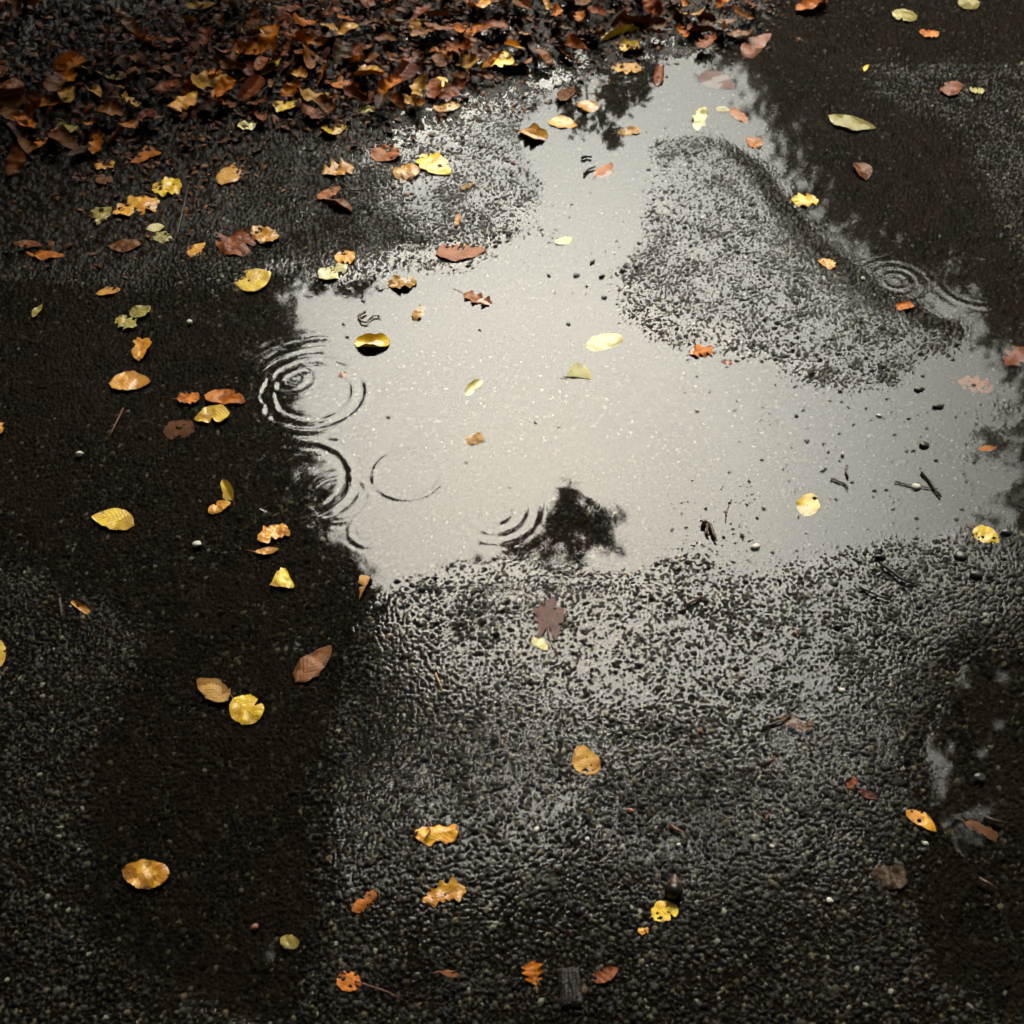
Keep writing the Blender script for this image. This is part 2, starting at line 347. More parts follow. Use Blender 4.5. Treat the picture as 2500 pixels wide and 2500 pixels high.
def tag(o, label=None, cat=None, group=None, kind=None):
    if label: o['label'] = label
    if cat: o['category'] = cat
    if group: o['group'] = group
    if kind: o['kind'] = kind
    return o
def link(name, me, mat=None, parent=None):
    o = bpy.data.objects.new(name, me); C.objects.link(o)
    if mat: me.materials.append(mat)
    if parent: o.parent = parent
    return o

ground = link('asphalt_path', grid_mesh('asphalt_path', X, Y, A, None, colr, 1 - fine), asphalt_mat())
tag(ground, 'wet dark asphalt path of small rounded stones, puddled and strewn with leaves', 'path', kind='structure')
vis = W2 > A - 2e-4
keep = (vis[:-1, :-1] | vis[1:, :-1] | vis[:-1, 1:] | vis[1:, 1:])
water = link('puddle_water', grid_mesh('puddle_water', X, Y, W2, keep), water_mat())
tag(water, 'shallow rain puddle mirroring the pale sky, rings spreading from raindrops', 'puddle', kind='structure')
del X, Y, T, s1, s2, s3, i1, i2, i3, st, ids, colr, px_, py_, silt, stone_in, W2, A

# ------------------------------------------------------------------ trees (their mirrored crowns are the dark parts of the puddle)
def leafcloud(name, blobs, mat, size=.12, seed=1, needle=False):
    r = np.random.default_rng(seed); P = []
    for (cx, cy, cz, rx, ry, rz, n) in blobs:
        d = r.normal(size=(n, 3)); d /= np.linalg.norm(d, axis=1)[:, None]
        rad = r.random(n) ** .42
        # clumps: pull leaves towards random twig ends so that gaps open at the rim
        k = max(8, n // 60); cc = r.normal(size=(k, 3)); cc /= np.linalg.norm(cc, axis=1)[:, None]; cc *= (r.random(k) ** .38)[:, None]
        p = d * rad[:, None]; j = r.integers(0, k, n); pull = r.random(n)[:, None] * .25 + .72
        p = p * (1 - pull) + cc[j] * pull + r.normal(size=(n, 3)) * .05
        P.append(p * np.array([rx, ry, rz]) + np.array([cx, cy, cz]))
    P = np.concatenate(P); n = len(P)
    u = r.normal(size=(n, 3)); u /= np.linalg.norm(u, axis=1)[:, None]
    v = r.normal(size=(n, 3)); v -= (v * u).sum(1)[:, None] * u; v /= np.linalg.norm(v, axis=1)[:, None]
    s = (np.concatenate([np.full(b[6], min(size, .10 * b[3] + .010) if b[3] < .5 else size) for b in blobs]) * (.6 + .8 * r.random(n)))[:, None]; wd = s * (.22 if needle else .6)
    q = np.stack([P - u * s * .5, P + v * wd * .5, P + u * s * .5, P - v * wd * .5], 1).reshape(-1, 3).astype(np.float32)
    me = bpy.data.meshes.new(name); me.vertices.add(len(q)); me.vertices.foreach_set('co', q.ravel())
    me.loops.add(len(q)); me.loops.foreach_set('vertex_index', np.arange(len(q), dtype=np.int32))
    me.polygons.add(n); me.polygons.foreach_set('loop_start', (np.arange(n) * 4).astype(np.int32))
    me.update(calc_edges=True); me.materials.append(mat); return me
def tube_data(path, radii, seg=8):
    V, F = [], []; path = [np.array(p, float) for p in path]
    for i, p in enumerate(path):
        d = path[min(i + 1, len(path) - 1)] - path[max(i - 1, 0)]; d /= max(np.linalg.norm(d), 1e-9)
        a = np.array([0, 0, 1.]) if abs(d[2]) < .9 else np.array([1., 0, 0]); e1 = np.cross(d, a); e1 /= np.linalg.norm(e1); e2 = np.cross(d, e1)
        for k in range(seg):
            t = k / seg * 6.2832; V.append(p + radii[i] * (math.cos(t) * e1 + math.sin(t) * e2))
    for i in range(len(path) - 1):
        for k in range(seg): F.append((i * seg + k, i * seg + (k + 1) % seg, (i + 1) * seg + (k + 1) % seg, (i + 1) * seg + k))
    F.append(tuple(range(seg - 1, -1, -1))); F.append(tuple((len(path) - 1) * seg + k for k in range(seg)))
    return V, F
def tube(name, paths, mat, seg=8, parent=None):
    V, F = [], []
    for path, radii in paths:
        v, f = tube_data(path, radii, seg); o = len(V); V += [tuple(a) for a in v]; F += [tuple(i + o for i in q) for q in f]
    me = bpy.data.meshes.new(name); me.from_pydata(V, [], F); me.polygons.foreach_set('use_smooth', [True] * len(F)); me.update()
    return link(name, me, mat, parent)
def bez(a, b, n=6, sag=.0, r=None):
    a = np.array(a, float); b = np.array(b, float); out = []
    for i in range(n + 1):
        t = i / n; p = a * (1 - t) + b * t; p[2] += sag * 4 * t * (1 - t)
        if 0 < i < n and r is not None: p += r.normal(size=3) * np.linalg.norm(b - a) * .02
        out.append(tuple(p))
    return out
def tree(base, blobs, label, mat, size=.12, seed=1, rad=.22, name='tree', needle=False, group=None):
    bx, by = base; root = bpy.data.objects.new(name, None); C.objects.link(root); root.location = (bx, by, 0)
    tag(root, label, 'tree', group)
    r = np.random.default_rng(seed)
    lb = [(x - bx, y - by, z, a, b, c, n) for (x, y, z, a, b, c, n) in blobs]
    top = max(lb, key=lambda q: q[2]); tp = (top[0], top[1], top[2] + top[5] * .5)
    main = bez((0, 0, -.1), tp, 10, 0, r); radii = [rad * (1.25 if i == 0 else 1 - .085 * i) for i in range(11)]
    paths = [(main, radii)]
    for (x, y, z, a, b, c, n) in lb:
        zi = min(9, max(2, int(z / tp[2] * 10 * .7))); s = main[zi]
        limb = bez(s, (x, y, z), 6, .25, r); q = radii[zi] * .55 * min(1, .12 + a / 2.2); paths.append((limb, [q * (1 - .13 * i) for i in range(7)]))
        for _ in range(7):
            d = r.normal(size=3); d /= np.linalg.norm(d); e = (x + d[0] * a * .85, y + d[1] * b * .85, z + d[2] * c * .85)
            paths.append((bez(limb[4] if a > .5 else limb[6], e, 4, .1 * min(1, a), r), [min(.045 * rad / .22, q * .5) * (1 - .2 * i) for i in range(5)]))
    tube('trunk', paths, M_TREEBARK, 7, root)
    link('crown', leafcloud('crown', lb, mat, size, seed), None, root)
    return root
MO = np.array([0, 0, -CAM_H])
def sk(az, el, d):                             # a point in the air: bearing, height angle and distance, seen from the puddle
    a, e = R(az), R(el); return MO + d * np.array([math.sin(a) * math.cos(e), math.cos(a) * math.cos(e), math.sin(e)])
def B(az, el, d, r, n, rz=None, ry=None):
    x, y, z = sk(az, el, d); return (x, y, z, r, ry or r, rz or r, n)
tree((-5.2, 9.5), [B(-27, 34, 15, 3.3, 15000), B(-30, 47, 14, 3.2, 15000), B(-18.5, 50.5, 14, 1.7, 7000), B(-40, 40, 13, 3.2, 12000), B(-23, 24, 14, 2.6, 9000), B(-12, 17, 13, 1.6, 4500), B(-33, 60, 13, 2.4, 9000), B(-18, 43, 14.5, 1.35, 4500), B(-17, 37.5, 14.5, 1.2, 4000), B(-13, 27, 14.5, 1.3, 4000), B(-21.5, 57.5, 13, 1.05, 3400), B(-26, 62, 13, 1.3, 4000), B(-12.3, 53.6, 14, .8, 3000), B(-14.5, 57.3, 13.4, .8, 3000), B(-8, 57, 14, 1.0, 420), B(-6.5, 54, 14, .7, 160)],
     'tall broad tree mirrored dark in the left half of the puddle', M_CROWN, .18, 11, .3)
tree((-9, 3), [B(-70, 38, 10, 3.6, 13000), B(-62, 60, 9, 2.9, 11000), B(-95, 40, 9, 3.4, 11000), B(-60, 20, 10, 3, 9000), B(-45, 72, 8.5, 1.9, 6000), B(-100, 65, 8.5, 2.4, 8000), B(-120, 35, 9.5, 3, 9000)] + [(-2.3, 2.1, 1.5, .4, .45, .15, 3200), (-1.7, 2.2, 1.32, .36, .45, .13, 3200), (-1.2, 2.15, 1.2, .32, .42, .11, 2600), (-.88, 2.2, 1.18, .2, .3, .09, 900), (-2.0, 1.35, 1.4, .36, .4, .13, 2800), (-1.45, 1.3, 1.3, .34, .4, .12, 2600), (-1.0, 1.4, 1.3, .25, .3, .1, 1100)],  # the low boughs listed last are added to shade the lower left ground
     'leafy tree left of the path, low boughs added to shade it', M_CROWN, .2, 12, .3)
tree((6.0, 11), [B(20, 22, 15, 2.4, 10000), B(30, 26, 14, 3.2, 13000), B(38, 36, 13, 2.2, 8000), B(13, 16, 15, 1.8, 7000), B(46, 34, 12, 3, 11000), B(26.5, 30.5, 14, 1.3, 4500), B(20, 28, 15, 2.2, 9000), B(26, 30, 14.5, 1.7, 6000), B(14, 24.5, 15, 1.6, 5000), B(33, 31, 14, 1.7, 5000), B(10, 21, 15, 1.1, 2600)],
     'dark conifer mirrored black in the upper right of the puddle', M_FIR, .16, 13, .28)
tree((7.5, 4), [B(52, 48, 10, 2.5, 10000), B(70, 40, 10, 3.6, 13000), B(62, 66, 9, 2.4, 9000), B(95, 42, 9, 3.6, 12000), B(46, 62, 9.5, 1.3, 3500), B(38, 54, 10, 1.2, 1500), B(33, 62, 9.6, 1.1, 900), B(36, 45, 11, 1.2, 800), B(31, 51, 11, 1.0, 350), B(68, 20, 10, 3, 9000), B(120, 38, 9.5, 3.2, 10000)] + [(2.1, 1.6, 1.5, .4, .45, .14, 3000), (1.6, 1.45, 1.4, .32, .4, .12, 2200), (1.25, 1.3, 1.35, .22, .3, .1, 800), (2.5, 2.7, 1.25, .4, .4, .13, 2600), (2.05, 2.9, 1.1, .3, .35, .11, 1500)],  # the low boughs listed last are added to shade the right side
     'leafy tree right of the path, low boughs added to shade it', M_CROWN, .2, 14, .3)
tree((-1.5, -5), [B(180, 60, 7.5, 2.6, 14000), B(150, 52, 8.5, 3, 13000), B(215, 52, 8.5, 3, 13000), B(180, 36, 9, 3.4, 13000), B(180, 83, 8, 2.0, 10000), B(250, 68, 8, 2.4, 9000), B(110, 68, 8, 2.4, 9000), B(30, 80, 9.5, 1.2, 3200), B(-40, 77, 9.5, 1.4, 4200), B(3, 73, 9, 1.5, 5200), B(26, 69, 9.2, 1.3, 3400), B(-20, 71, 9.2, 1.2, 3200), B(2, 65, 9.2, 1.0, 700), B(18, 64, 9.2, 1.0, 700), B(-12, 65, 9.2, 1.0, 700), B(2, 61, 11, 1.6, 230), B(15, 61, 11, 1.5, 230), B(-9, 62, 11, 1.4, 260), B(27, 60, 11, 1.5, 420), B(4.2, 47.6, 5.2, .22, 1500, .15), B(1.0, 48.9, 5.25, .14, 420, .08), B(-1.8, 49.5, 5.25, .19, 560, .08)],  # roof limbs added to dim the near gravel; the small hanging clump is mirrored
     'big spreading tree behind the viewpoint, roofing limbs added to darken the path', M_CROWN, .2, 15, .35)
spots = [(a, 17 + (i * 7) % 5) for i, a in enumerate(range(-172, 180, 24)) ]
first = None
for i, (a, d) in enumerate(spots):
    if first is None:
        first = tree((0, d), [(0, d, 4.6, 4.2, 2.2, 3.6, 9000), (-2.4, d, 2.6, 2.6, 2, 2.8, 5000), (2.4, d, 2.6, 2.6, 2, 2.8, 5000)], 'tree in the wood around the path', M_FIR, .34, 30, .25, group='trees of the wood around the path')
        o = first
    else:
        o = first.copy(); C.objects.link(o)
        for ch in first.children: c = ch.copy(); C.objects.link(c); c.parent = o
    o.location = (math.sin(R(a)) * d, math.cos(R(a)) * d, 0); o.rotation_euler.z = -R(a) + i; s = (.70 if abs(a) < 22 else 1.15 + .12 * (i % 3))
    o.scale = (s, s, s)
# low undergrowth just past the litter, out of view, added to shade it
def shade_hedge():
    blobs = []
    r = np.random.default_rng(5)
    for i in range(28):
        x = -3.9 + i * .155; lx = max(0, -x - .1)
        y = 3.50 + r.normal() * .06 - .07 * (x < -.9)
        h = .34 + .16 * r.random() + .85 * min(lx, 1.1)
        if lx > .5: blobs.append((x, y - .16, h * .8, .2, .22, h * .22, 500))
        blobs.append((x, y, h * .62 + .06, .24, .26, h * .5, 900))
    for i in range(13):          # unseen arching sprays added over the litter to darken its left end
        x = -2.5 + i * .17; blobs.append((x, 2.85 + .25 * r.random() + .13 * max(0, i - 8), .92 + .12 * r.random(), .22, .36, .15, 1500))
    root = bpy.data.objects.new('shade_shrub', None); C.objects.link(root); root.location = (-1.6, 4, 0)
    tag(root, 'dark low undergrowth behind the leaf litter bank, added to shade it', 'shade_shrub')
    lb = [(x + 1.6, y - 4, z, a, b, c, n) for (x, y, z, a, b, c, n) in blobs]
    link('foliage', leafcloud('foliage', lb, M_HEDGE, .06, 8), None, root)
    tube('stem', [(bez((x, y, 0), (x + r.normal() * .08, y, z + c * .6), 5, 0, r), [.009, .008, .007, .006, .004, .003]) for (x, y, z, a, b, c, n) in lb], M_TREEBARK, 5, root)
shade_hedge()

# ------------------------------------------------------------------ leaves
def prof(kind, s):
    if kind == 'ovate': return (s ** .55) * (1 - s) ** .8 * 1.62
    if kind == 'round': return (s ** .5) * (1 - s) ** .48 * 1.98
    if kind == 'lance': return (s ** .8) * (1 - s) ** .85 * 3.1
    if kind == 'oak': return ((s ** .6) * (1 - s) ** .45 * 1.95) * (1 + .30 * np.cos(s * 2 * math.pi * 3.6 + 1.2))
    if kind == 'wedge': return s ** 1.1 * (1 - s) ** .18 * 1.25
    if kind == 'frag': return (s ** .35) * (1 - s) ** .3 * 1.5
def blade_mesh(kind, L, Wd, seed, roll=.0, bend=.0, fold=0.0, crump=.5, flat=0.0, halfup=0.0):
    """one leaf blade, stalk end at -y; roll = cross curl (rad across), bend = lengthwise curl (rad), fold = V about midrib, halfup = one side folded over"""
    r = np.random.default_rng(seed)
    if kind == 'maple':
        nr, na = 9, 72; th = np.linspace(0, 2 * math.pi, na, endpoint=False)
        rad = .42 + .075 * np.cos((th - math.pi / 2) * 5) + .03 * np.cos((th - math.pi / 2) * 15) + .02 * np.cos(th * 9 + 1)
        rad *= np.where(np.abs(th - 1.5 * math.pi) < .35, .55, 1); rad += .03 * r.normal(size=na)
        V = [(0, 0)]; F = []
        for i in range(1, nr + 1):
            for j in range(na): V.append((rad[j] * i / nr * math.cos(th[j]), rad[j] * i / nr * math.sin(th[j])))
        for j in range(na): F.append((0, 1 + j, 1 + (j + 1) % na))
        for i in range(nr - 1):
            for j in range(na): a = 1 + i * na; F.append((a + j, a + na + j, a + na + (j + 1) % na, a + (j + 1) % na))
        V = np.array(V); x = V[:, 0]; y = V[:, 1]; uvs = np.stack([(y + .5) * .25, x * 1.5], 1)
        x = x * Wd; y = y * L
    else:
        ns, ntt = 30, 14
        s = np.linspace(0.002, .998, ns + 1); t = np.linspace(-1, 1, ntt + 1)
        wl = prof(kind, s); wr = wl.copy()
        nn = vnoise(s * 9 + seed, s * 0 + seed, 1.0, seed) ; n2 = vnoise(s * 9 + seed + 50, s * 0, 1.0, seed + 3)
        am = .30 if kind == 'frag' else .10
        wl = wl * (1 + am * nn); wr = wr * (1 + am * n2)
        ser = (np.arange(ns + 1) % 2 - .5) * .07
        if kind in ('ovate', 'round'): wl = wl * (1 + ser); wr = wr * (1 - ser)
        if r.random() < .35 and kind != 'lance':   # a torn notch
            c = .25 + .5 * r.random(); (wl if r.random() < .5 else wr)[...] *= 1 - .55 * np.exp(-((s - c) / .05) ** 2)
        SS, TT = np.meshgrid(s, t, indexing='ij')
        hwid = np.where(TT < 0, wl[:, None], wr[:, None]) * .5
        x = TT * hwid * Wd; y = (SS - .5) * L + (np.abs(TT) * .04 * L)
        mid = .06 * L * math.sin(seed) ; x = x + mid * np.sin(SS * math.pi)
        uvs = np.stack([SS, TT], -1).reshape(-1, 2)
        idx = lambda i, j: i * (ntt + 1) + j
        F = [(idx(i, j), idx(i, j + 1), idx(i + 1, j + 1), idx(i + 1, j)) for i in range(ns) for j in range(ntt)]
        x = x.ravel(); y = y.ravel()
    z = np.zeros_like(x)
    if abs(roll) > 1e-3:
        kap = roll / (Wd * .5) * (1 + .35 * np.sin(y / L * 3 + seed)); z = z + (1 - np.cos(kap * x)) / kap; x = np.sin(kap * x) / kap
    if abs(fold) > 1e-3:
        z = z + np.abs(x) * math.sin(fold); x = x * math.cos(fold)
    if halfup:
        m = x > 0; a = halfup; z = np.where(m, z + x * math.sin(a) + .0008, z); x = np.where(m, x * math.cos(a), x)
    if abs(bend) > 1e-3:
        kap = bend / (L * .5); yy = y; zz = z; y = np.sin(kap * yy) / kap - 0 * zz; z = zz + (1 - np.cos(kap * yy)) / kap
        if bend < 0: z = zz - (1 - np.cos(abs(kap) * yy)) / abs(kap)
    cz = vnoise(x / L * 4 + seed, y / L * 4, 1.0, seed + 9) * .045 + vnoise(x / L * 9 + seed, y / L * 9, 1.0, seed + 10) * .022
    edge = (np.abs(uvs[:, 1]) ** 2)
    z = z + crump * L * (cz + edge * .05 * vnoise(y / L * 6, x * 0 + seed, 1.0, seed + 12))
    z = z * (1 - flat)
    z = z - np.percentile(z, 15) + .0006
    x = x * (Wd / max(np.ptp(x), 1e-6)); y = y * (L / max(np.ptp(y), 1e-6))
    me = bpy.data.meshes.new('leaf'); me.from_pydata(np.stack([x, y, z], 1).tolist(), [], F)
    me.polygons.foreach_set('use_smooth', [True] * len(F))
    u = me.uv_layers.new(name='UVMap'); li = np.zeros(len(me.loops), np.int32); me.loops.foreach_get('vertex_index', li)
    u.data.foreach_set('uv', uvs[li].astype(np.float32).ravel()); me.update()
    me['base'] = [float(x[:15].mean()), float(y.min()), float(z[:15].mean())] if kind != 'maple' else [0.0, -.2 * L, .001]
    return me
def stalk(parent, me, L, seed, mat=None):
    r = random.Random(seed); b = me['base']; a = r.uniform(-.6, .6)
    p = [(b[0] + math.sin(a * t) * L * t, b[1] + .002 - L * t, b[2] + .0006 + .10 * L * t * (1 - t)) for t in (0, .25, .5, .75, 1)]
    return tube('stalk', [(p, [.0009, .0007, .0006, .0006, .0009])], mat or M_STALK, 6, parent)

def place(px, py, L, W, ang, raw=False):
    x, y, z = drop(px, py); a = R(ang)
    def g(dx, dy):
        q = gp(px + dx, py + dy, z); return np.array(q)
    d = g(math.cos(a) * L / 2, -math.sin(a) * L / 2) - g(-math.cos(a) * L / 2, math.sin(a) * L / 2)
    e = g(math.sin(a) * W / 2, math.cos(a) * W / 2) - g(-math.sin(a) * W / 2, -math.cos(a) * W / 2)
    Lr = float(np.hypot(*d)); dn = d / Lr; Wr = abs(float(e[0] * dn[1] - e[1] * dn[0]))
    return x, y, z, Lr, Wr, math.atan2(d[1], d[0]) - math.pi / 2

# x, y, length, width, angle (photo), outline, colour, shape options, label
f = dict
HERO = [
 (515,125,72,42,55,'ovate','yellow',f(crump=.4,stalk=.3),'largest bright yellow leaf lying whole on the brown litter'),
 (937,115,62,34,5,'frag','yellow',f(crump=1.0),'ragged bright yellow leaf at the lower edge of the brown litter'),
 (1170,68,78,22,18,'lance','yellow',f(halfup=1.9,crump=.5),'long folded yellow leaf above a second yellow one, litter\'s right end'),
 (1190,92,46,20,8,'frag','yellow',f(crump=1.2,roll=.8),'crumpled yellow leaf just below the long folded yellow leaf'),
 (820,160,48,19,0,'wedge','yellow',f(roll=.9,crump=.6),'small wedge-shaped deep yellow leaf on the litter\'s lower edge'),
 (540,198,48,36,-12,'round','yellow',f(crump=1.0),'rounded yellow leaf partly overlapping a rust leaf in the litter'),
 (842,202,54,24,8,'ovate','golden',f(roll=-.8,crump=.9),'golden brown curled leaf below the small wedge-shaped yellow leaf'),
 (622,243,42,28,-20,'wedge','yellow',f(roll=.9,crump=.8),'cupped yellow leaf with a tail, on the asphalt below the litter'),
 (692,212,36,13,8,'lance','olive',f(crump=1.2,roll=.8),'thin twisted olive-yellow leaf strip at the litter\'s lower edge'),
 (466,238,36,22,-5,'frag','pale',f(crump=1.0),'small pale yellow crumpled leaf left of the rounded yellow leaf'),
 (175,175,52,20,-48,'lance','tan',f(crump=.5,fold=.4),'slender tan leaf slanting down right in the dark litter'),
 (215,150,44,16,-4,'wedge','olive',f(crump=.8),'dull yellow flattened leaf above right of the slender tan leaf'),
 (130,240,38,42,80,'round','olive',f(crump=.5),'dull olive-yellow rounded leaf on dark soil at the far left'),
 (98,196,62,22,2,'ovate','orange',f(crump=.8,roll=.5),'orange half-curled leaf above the dull olive-yellow rounded leaf'),
 (78,268,38,18,48,'ovate','orange',f(crump=.6),'pointed orange leaf standing on edge left of the olive rounded leaf'),
 (268,298,60,26,25,'wedge','orange',f(crump=.6,roll=.5),'club-shaped orange leaf with a rounded right end on dark soil'),
 (196,311,38,22,0,'frag','golden',f(crump=.9),'small tan-gold leaf touching the club-shaped orange leaf\'s left end'),
 (195,338,34,22,10,'round','brown',f(crump=.7),'small brown rounded leaf under the tan-gold one'),
 (313,353,58,36,12,'frag','yellow',f(crump=1.1),'torn yellow leaf touching the upper end of the big orange leaf'),
 (254,392,94,42,18,'oak','golden',f(crump=.8),'big vivid orange ragged leaf, largest on the dark soil'),
 (187,410,38,40,75,'wedge','olive',f(crump=.7),'triangular olive-yellow leaf left of the big vivid orange leaf'),
 (292,430,36,15,6,'lance','pale',f(crump=.5),'small pale yellow leaf piece below the big vivid orange leaf'),
 (430,328,54,42,62,'ovate','golden',f(crump=.7),'golden leaf with an orange rim at the left edge of the wet gravel'),
 (443,462,64,58,30,'frag','rust',f(crump=1.5),'crumpled rusty red leaf beside a yellow one, left gravel edge'),
 (497,442,52,40,-35,'frag','golden',f(crump=1.1),'jagged golden leaf touching the crumpled rusty red leaf'),
 (372,472,38,24,42,'ovate','golden',f(crump=.7),'small golden oval leaf left of the crumpled rusty red leaf'),
 (235,462,70,22,4,'lance','brown',f(crump=1.0),'brown and gold narrow leaf below the big vivid orange leaf'),
 (305,448,32,24,20,'frag','olive',f(crump=.8),'small olive leaf scrap right of the brown and gold narrow leaf'),
 (85,480,78,15,-2,'lance','orange',f(crump=.8),'long thin orange leaf at the far left edge of the dark pool'),
 (50,462,56,17,-6,'lance','brown',f(crump=.8),'dim brown thin leaf just above the long thin orange leaf'),
 (475,525,74,44,14,'ovate','yellow',f(crump=.6,stalk=.15),'bright yellow leaf floating where gravel meets the dark pool'),
 (636,322,62,34,15,'oak','golden',f(crump=1.0,roll=.5),'lobed crumpled golden leaf on gravel beside a bent black twig'),
 (725,290,44,44,40,'ovate','pink',f(crump=.8,fold=.3),'reddish folded leaf on gravel above the orange cupped leaf'),
 (765,325,54,36,4,'ovate','golden',f(roll=-1.0,crump=.5),'orange domed leaf on gravel left of the spotted yellow leaf'),
 (820,308,66,44,-36,'ovate','yellow',f(crump=.4,roll=.3),'yellow oval leaf with a brown blotch, lying flat on gravel'),
 (620,366,50,20,32,'ovate','pink',f(crump=.7,stalk=.9),'reddish pink leaf with a long dark stalk on the gravel'),
 (635,390,58,18,-22,'lance','brown',f(halfup=1.5,crump=.6),'folded brown leaf arching right under the reddish pink leaf'),
 (650,485,40,28,0,'frag','golden',f(crump=1.0),'orange-gold crumpled leaf overlapping a pale yellow one'),
 (628,514,60,30,26,'ovate','pale',f(crump=.8),'pale yellow leaf on the edge of the bright puddle, under an orange-gold one'),
 (757,535,52,34,14,'frag','tan',f(halfup=.3,crump=1.3),'square-looking tan leaf folded up at the puddle\'s upper rim'),
 (867,475,98,38,6,'ovate','pink',f(crump=.5,flat=.2),'long pinkish brown ribbed leaf lying on gravel above the puddle'),
 (862,415,30,11,76,'lance','golden',f(crump=.6),'tiny golden leaf above the long pinkish brown leaf'),
 (882,352,30,9,32,'lance','tan',f(crump=.6),'tiny tan leaf sliver on gravel right of the spotted yellow leaf'),
 (898,563,62,22,-22,'oak','pink',f(crump=.8,roll=.4),'pinkish tan curled leaf floating alone near the puddle\'s upper rim'),
 (790,592,34,20,62,'frag','tan',f(crump=1.1),'small brownish leaf scrap in the puddle right of the curled bark'),
 (700,648,68,26,4,'round','yellow',f(roll=1.1,crump=.5,bend=.2),'rolled yellow leaf floating like a boat in the bright puddle'),
 (1138,647,72,34,16,'round','pale',f(roll=-.4,crump=.3),'largest whitish yellow leaf floating in the bright puddle'),
 (1092,715,50,24,-4,'ovate','pale',f(halfup=2.3,crump=.3),'whitish leaf with one olive side folded up, floating mid puddle'),
 (894,733,44,16,42,'round','pale',f(roll=1.2,crump=.4),'small narrow whitish leaf floating at the puddle\'s centre'),
 (892,828,38,24,20,'frag','tan',f(crump=1.2,flat=.3),'half-sunken pale tan leaf scrap below the narrow whitish leaf'),
 (1062,455,32,20,22,'round','pale',f(roll=-.6,crump=.3),'small pale yellow oval leaf floating in the upper channel'),
 (1005,255,52,30,-20,'frag','golden',f(fold=.6,crump=.9),'angular orange-yellow leaf at the channel\'s upper left shore'),
 (1060,234,56,24,-12,'ovate','golden',f(crump=.6,roll=.5),'pointed gold leaf just above the angular orange-yellow one'),
 (1108,200,36,26,-25,'round','golden',f(roll=.4,crump=.4),'round golden leaf floating in the upper channel'),
 (1070,182,38,22,42,'ovate','brown',f(fold=.7,crump=.8),'brown and orange folded leaf above left of the round golden leaf'),
 (1138,322,40,22,36,'ovate','pink',f(roll=-.7,crump=.6),'small pinkish leaf in the channel beside a dark twig bit'),
 (1180,128,60,26,-2,'oak','tan',f(crump=.6),'pale tan wavy-lobed oak leaf at the top of the channel'),
 (1243,142,48,20,80,'lance','rust',f(roll=1.2,crump=.5),'dark red-brown leaf curled upright right of the oak leaf'),
 (1320,228,40,30,72,'frag','pale',f(crump=1.2),'cream crumpled leaf at the right tip of the channel'),
 (1185,248,42,16,10,'frag','tan',f(crump=1.0,flat=.3),'dull cream leaf scrap half under water in the channel'),
 (1362,206,32,11,-8,'lance','olive',f(crump=.4),'tiny yellow-green leaf touching the dark water at the right'),
 (1394,218,40,18,-42,'ovate','pink',f(crump=.5),'small pinkish brown leaf right of the tiny yellow-green leaf'),
 (1422,267,30,26,0,'frag','orange',f(crump=1.0),'small square orange leaf on the right gravel island\'s upper shore'),
 (1516,378,50,30,8,'frag','yellow',f(crump=1.0),'torn yellow leaf at the right gravel island\'s right shore'),
 (1605,229,96,30,-13,'ovate','olive',f(crump=.3,flat=.2),'long spotted olive-yellow leaf floating on the black water'),
 (1625,322,38,28,-58,'ovate','brown',f(fold=.6,crump=.6),'folded brown leaf on the black water below the long spotted leaf'),
 (1705,28,50,22,-8,'round','olive',f(crump=.5),'olive-yellow leaf near the top edge over the black water'),
 (1826,6,42,22,-14,'round','olive',f(crump=.5),'olive-yellow leaf cut by the top edge, far right'),
 (1752,62,38,17,-8,'frag','orange',f(crump=.6),'small oblong orange leaf on the black water, top right'),
 (1798,168,38,40,60,'round','rust',f(crump=.7),'rust-red rounded leaf in the black top right corner'),
 (1842,170,28,14,-4,'frag','olive',f(crump=.8),'tiny dim yellow scrap right of the rust-red rounded leaf'),
 (1430,88,64,34,42,'ovate','rust',f(crump=.3),'smooth red-brown pointed leaf on black water near the litter'),
 (1356,150,64,40,-32,'ovate','maroon',f(crump=.3,flat=.4),'large dark maroon leaf lying in the water right of the channel'),
 (1635,128,20,9,60,'lance','yellow',f(crump=.3),'tiniest yellow leaf, on black water above the long spotted leaf'),
 (1528,12,62,24,22,'lance','orange',f(crump=1.0,roll=.8),'twisted orange-red leaf at the top edge, right of the litter'),
 (1558,497,32,20,-30,'frag','golden',f(crump=.9),'small golden leaf on the right gravel island\'s outer shore'),
 (1706,578,32,20,20,'frag','orange',f(crump=.9,roll=.6),'small orange-brown curled leaf at the island\'s lower right tip'),
 (1320,663,48,32,15,'oak','orange',f(crump=1.4),'broken orange leaf with pointed lobes on the puddle\'s right shore'),
 (1373,683,28,10,-6,'lance','rust',f(crump=.8),'tiny red-brown leaf right of the broken orange leaf'),
 (1838,724,72,40,-14,'oak','rust',f(crump=.8,sink=.0018),'sunken orange-brown leaf pierced by stones near the right edge'),
 (1916,672,54,46,40,'oak','rust',f(crump=.7,sink=.0015),'sunken brown leaf cut by the right edge'),
 (1862,846,36,11,6,'lance','orange',f(crump=.3),'thin orange leaf floating alone near the right edge'),
 (1525,953,46,46,70,'ovate','yellow',f(crump=.5,roll=.4),'bright yellow heart-shaped leaf floating in the right shallows'),
 (1860,1008,56,34,-30,'ovate','yellow',f(crump=.6,roll=-.4),'yellow jagged leaf at the right edge ringed by dark water'),
 (648,708,19,15,10,'frag','rust',f(crump=.6),'tiny red-brown leaf scrap inside the biggest ripple rings'),
 (203,550,50,15,10,'lance','golden',f(crump=.3,roll=.4),'slim golden leaf floating at the top of the dark pool'),
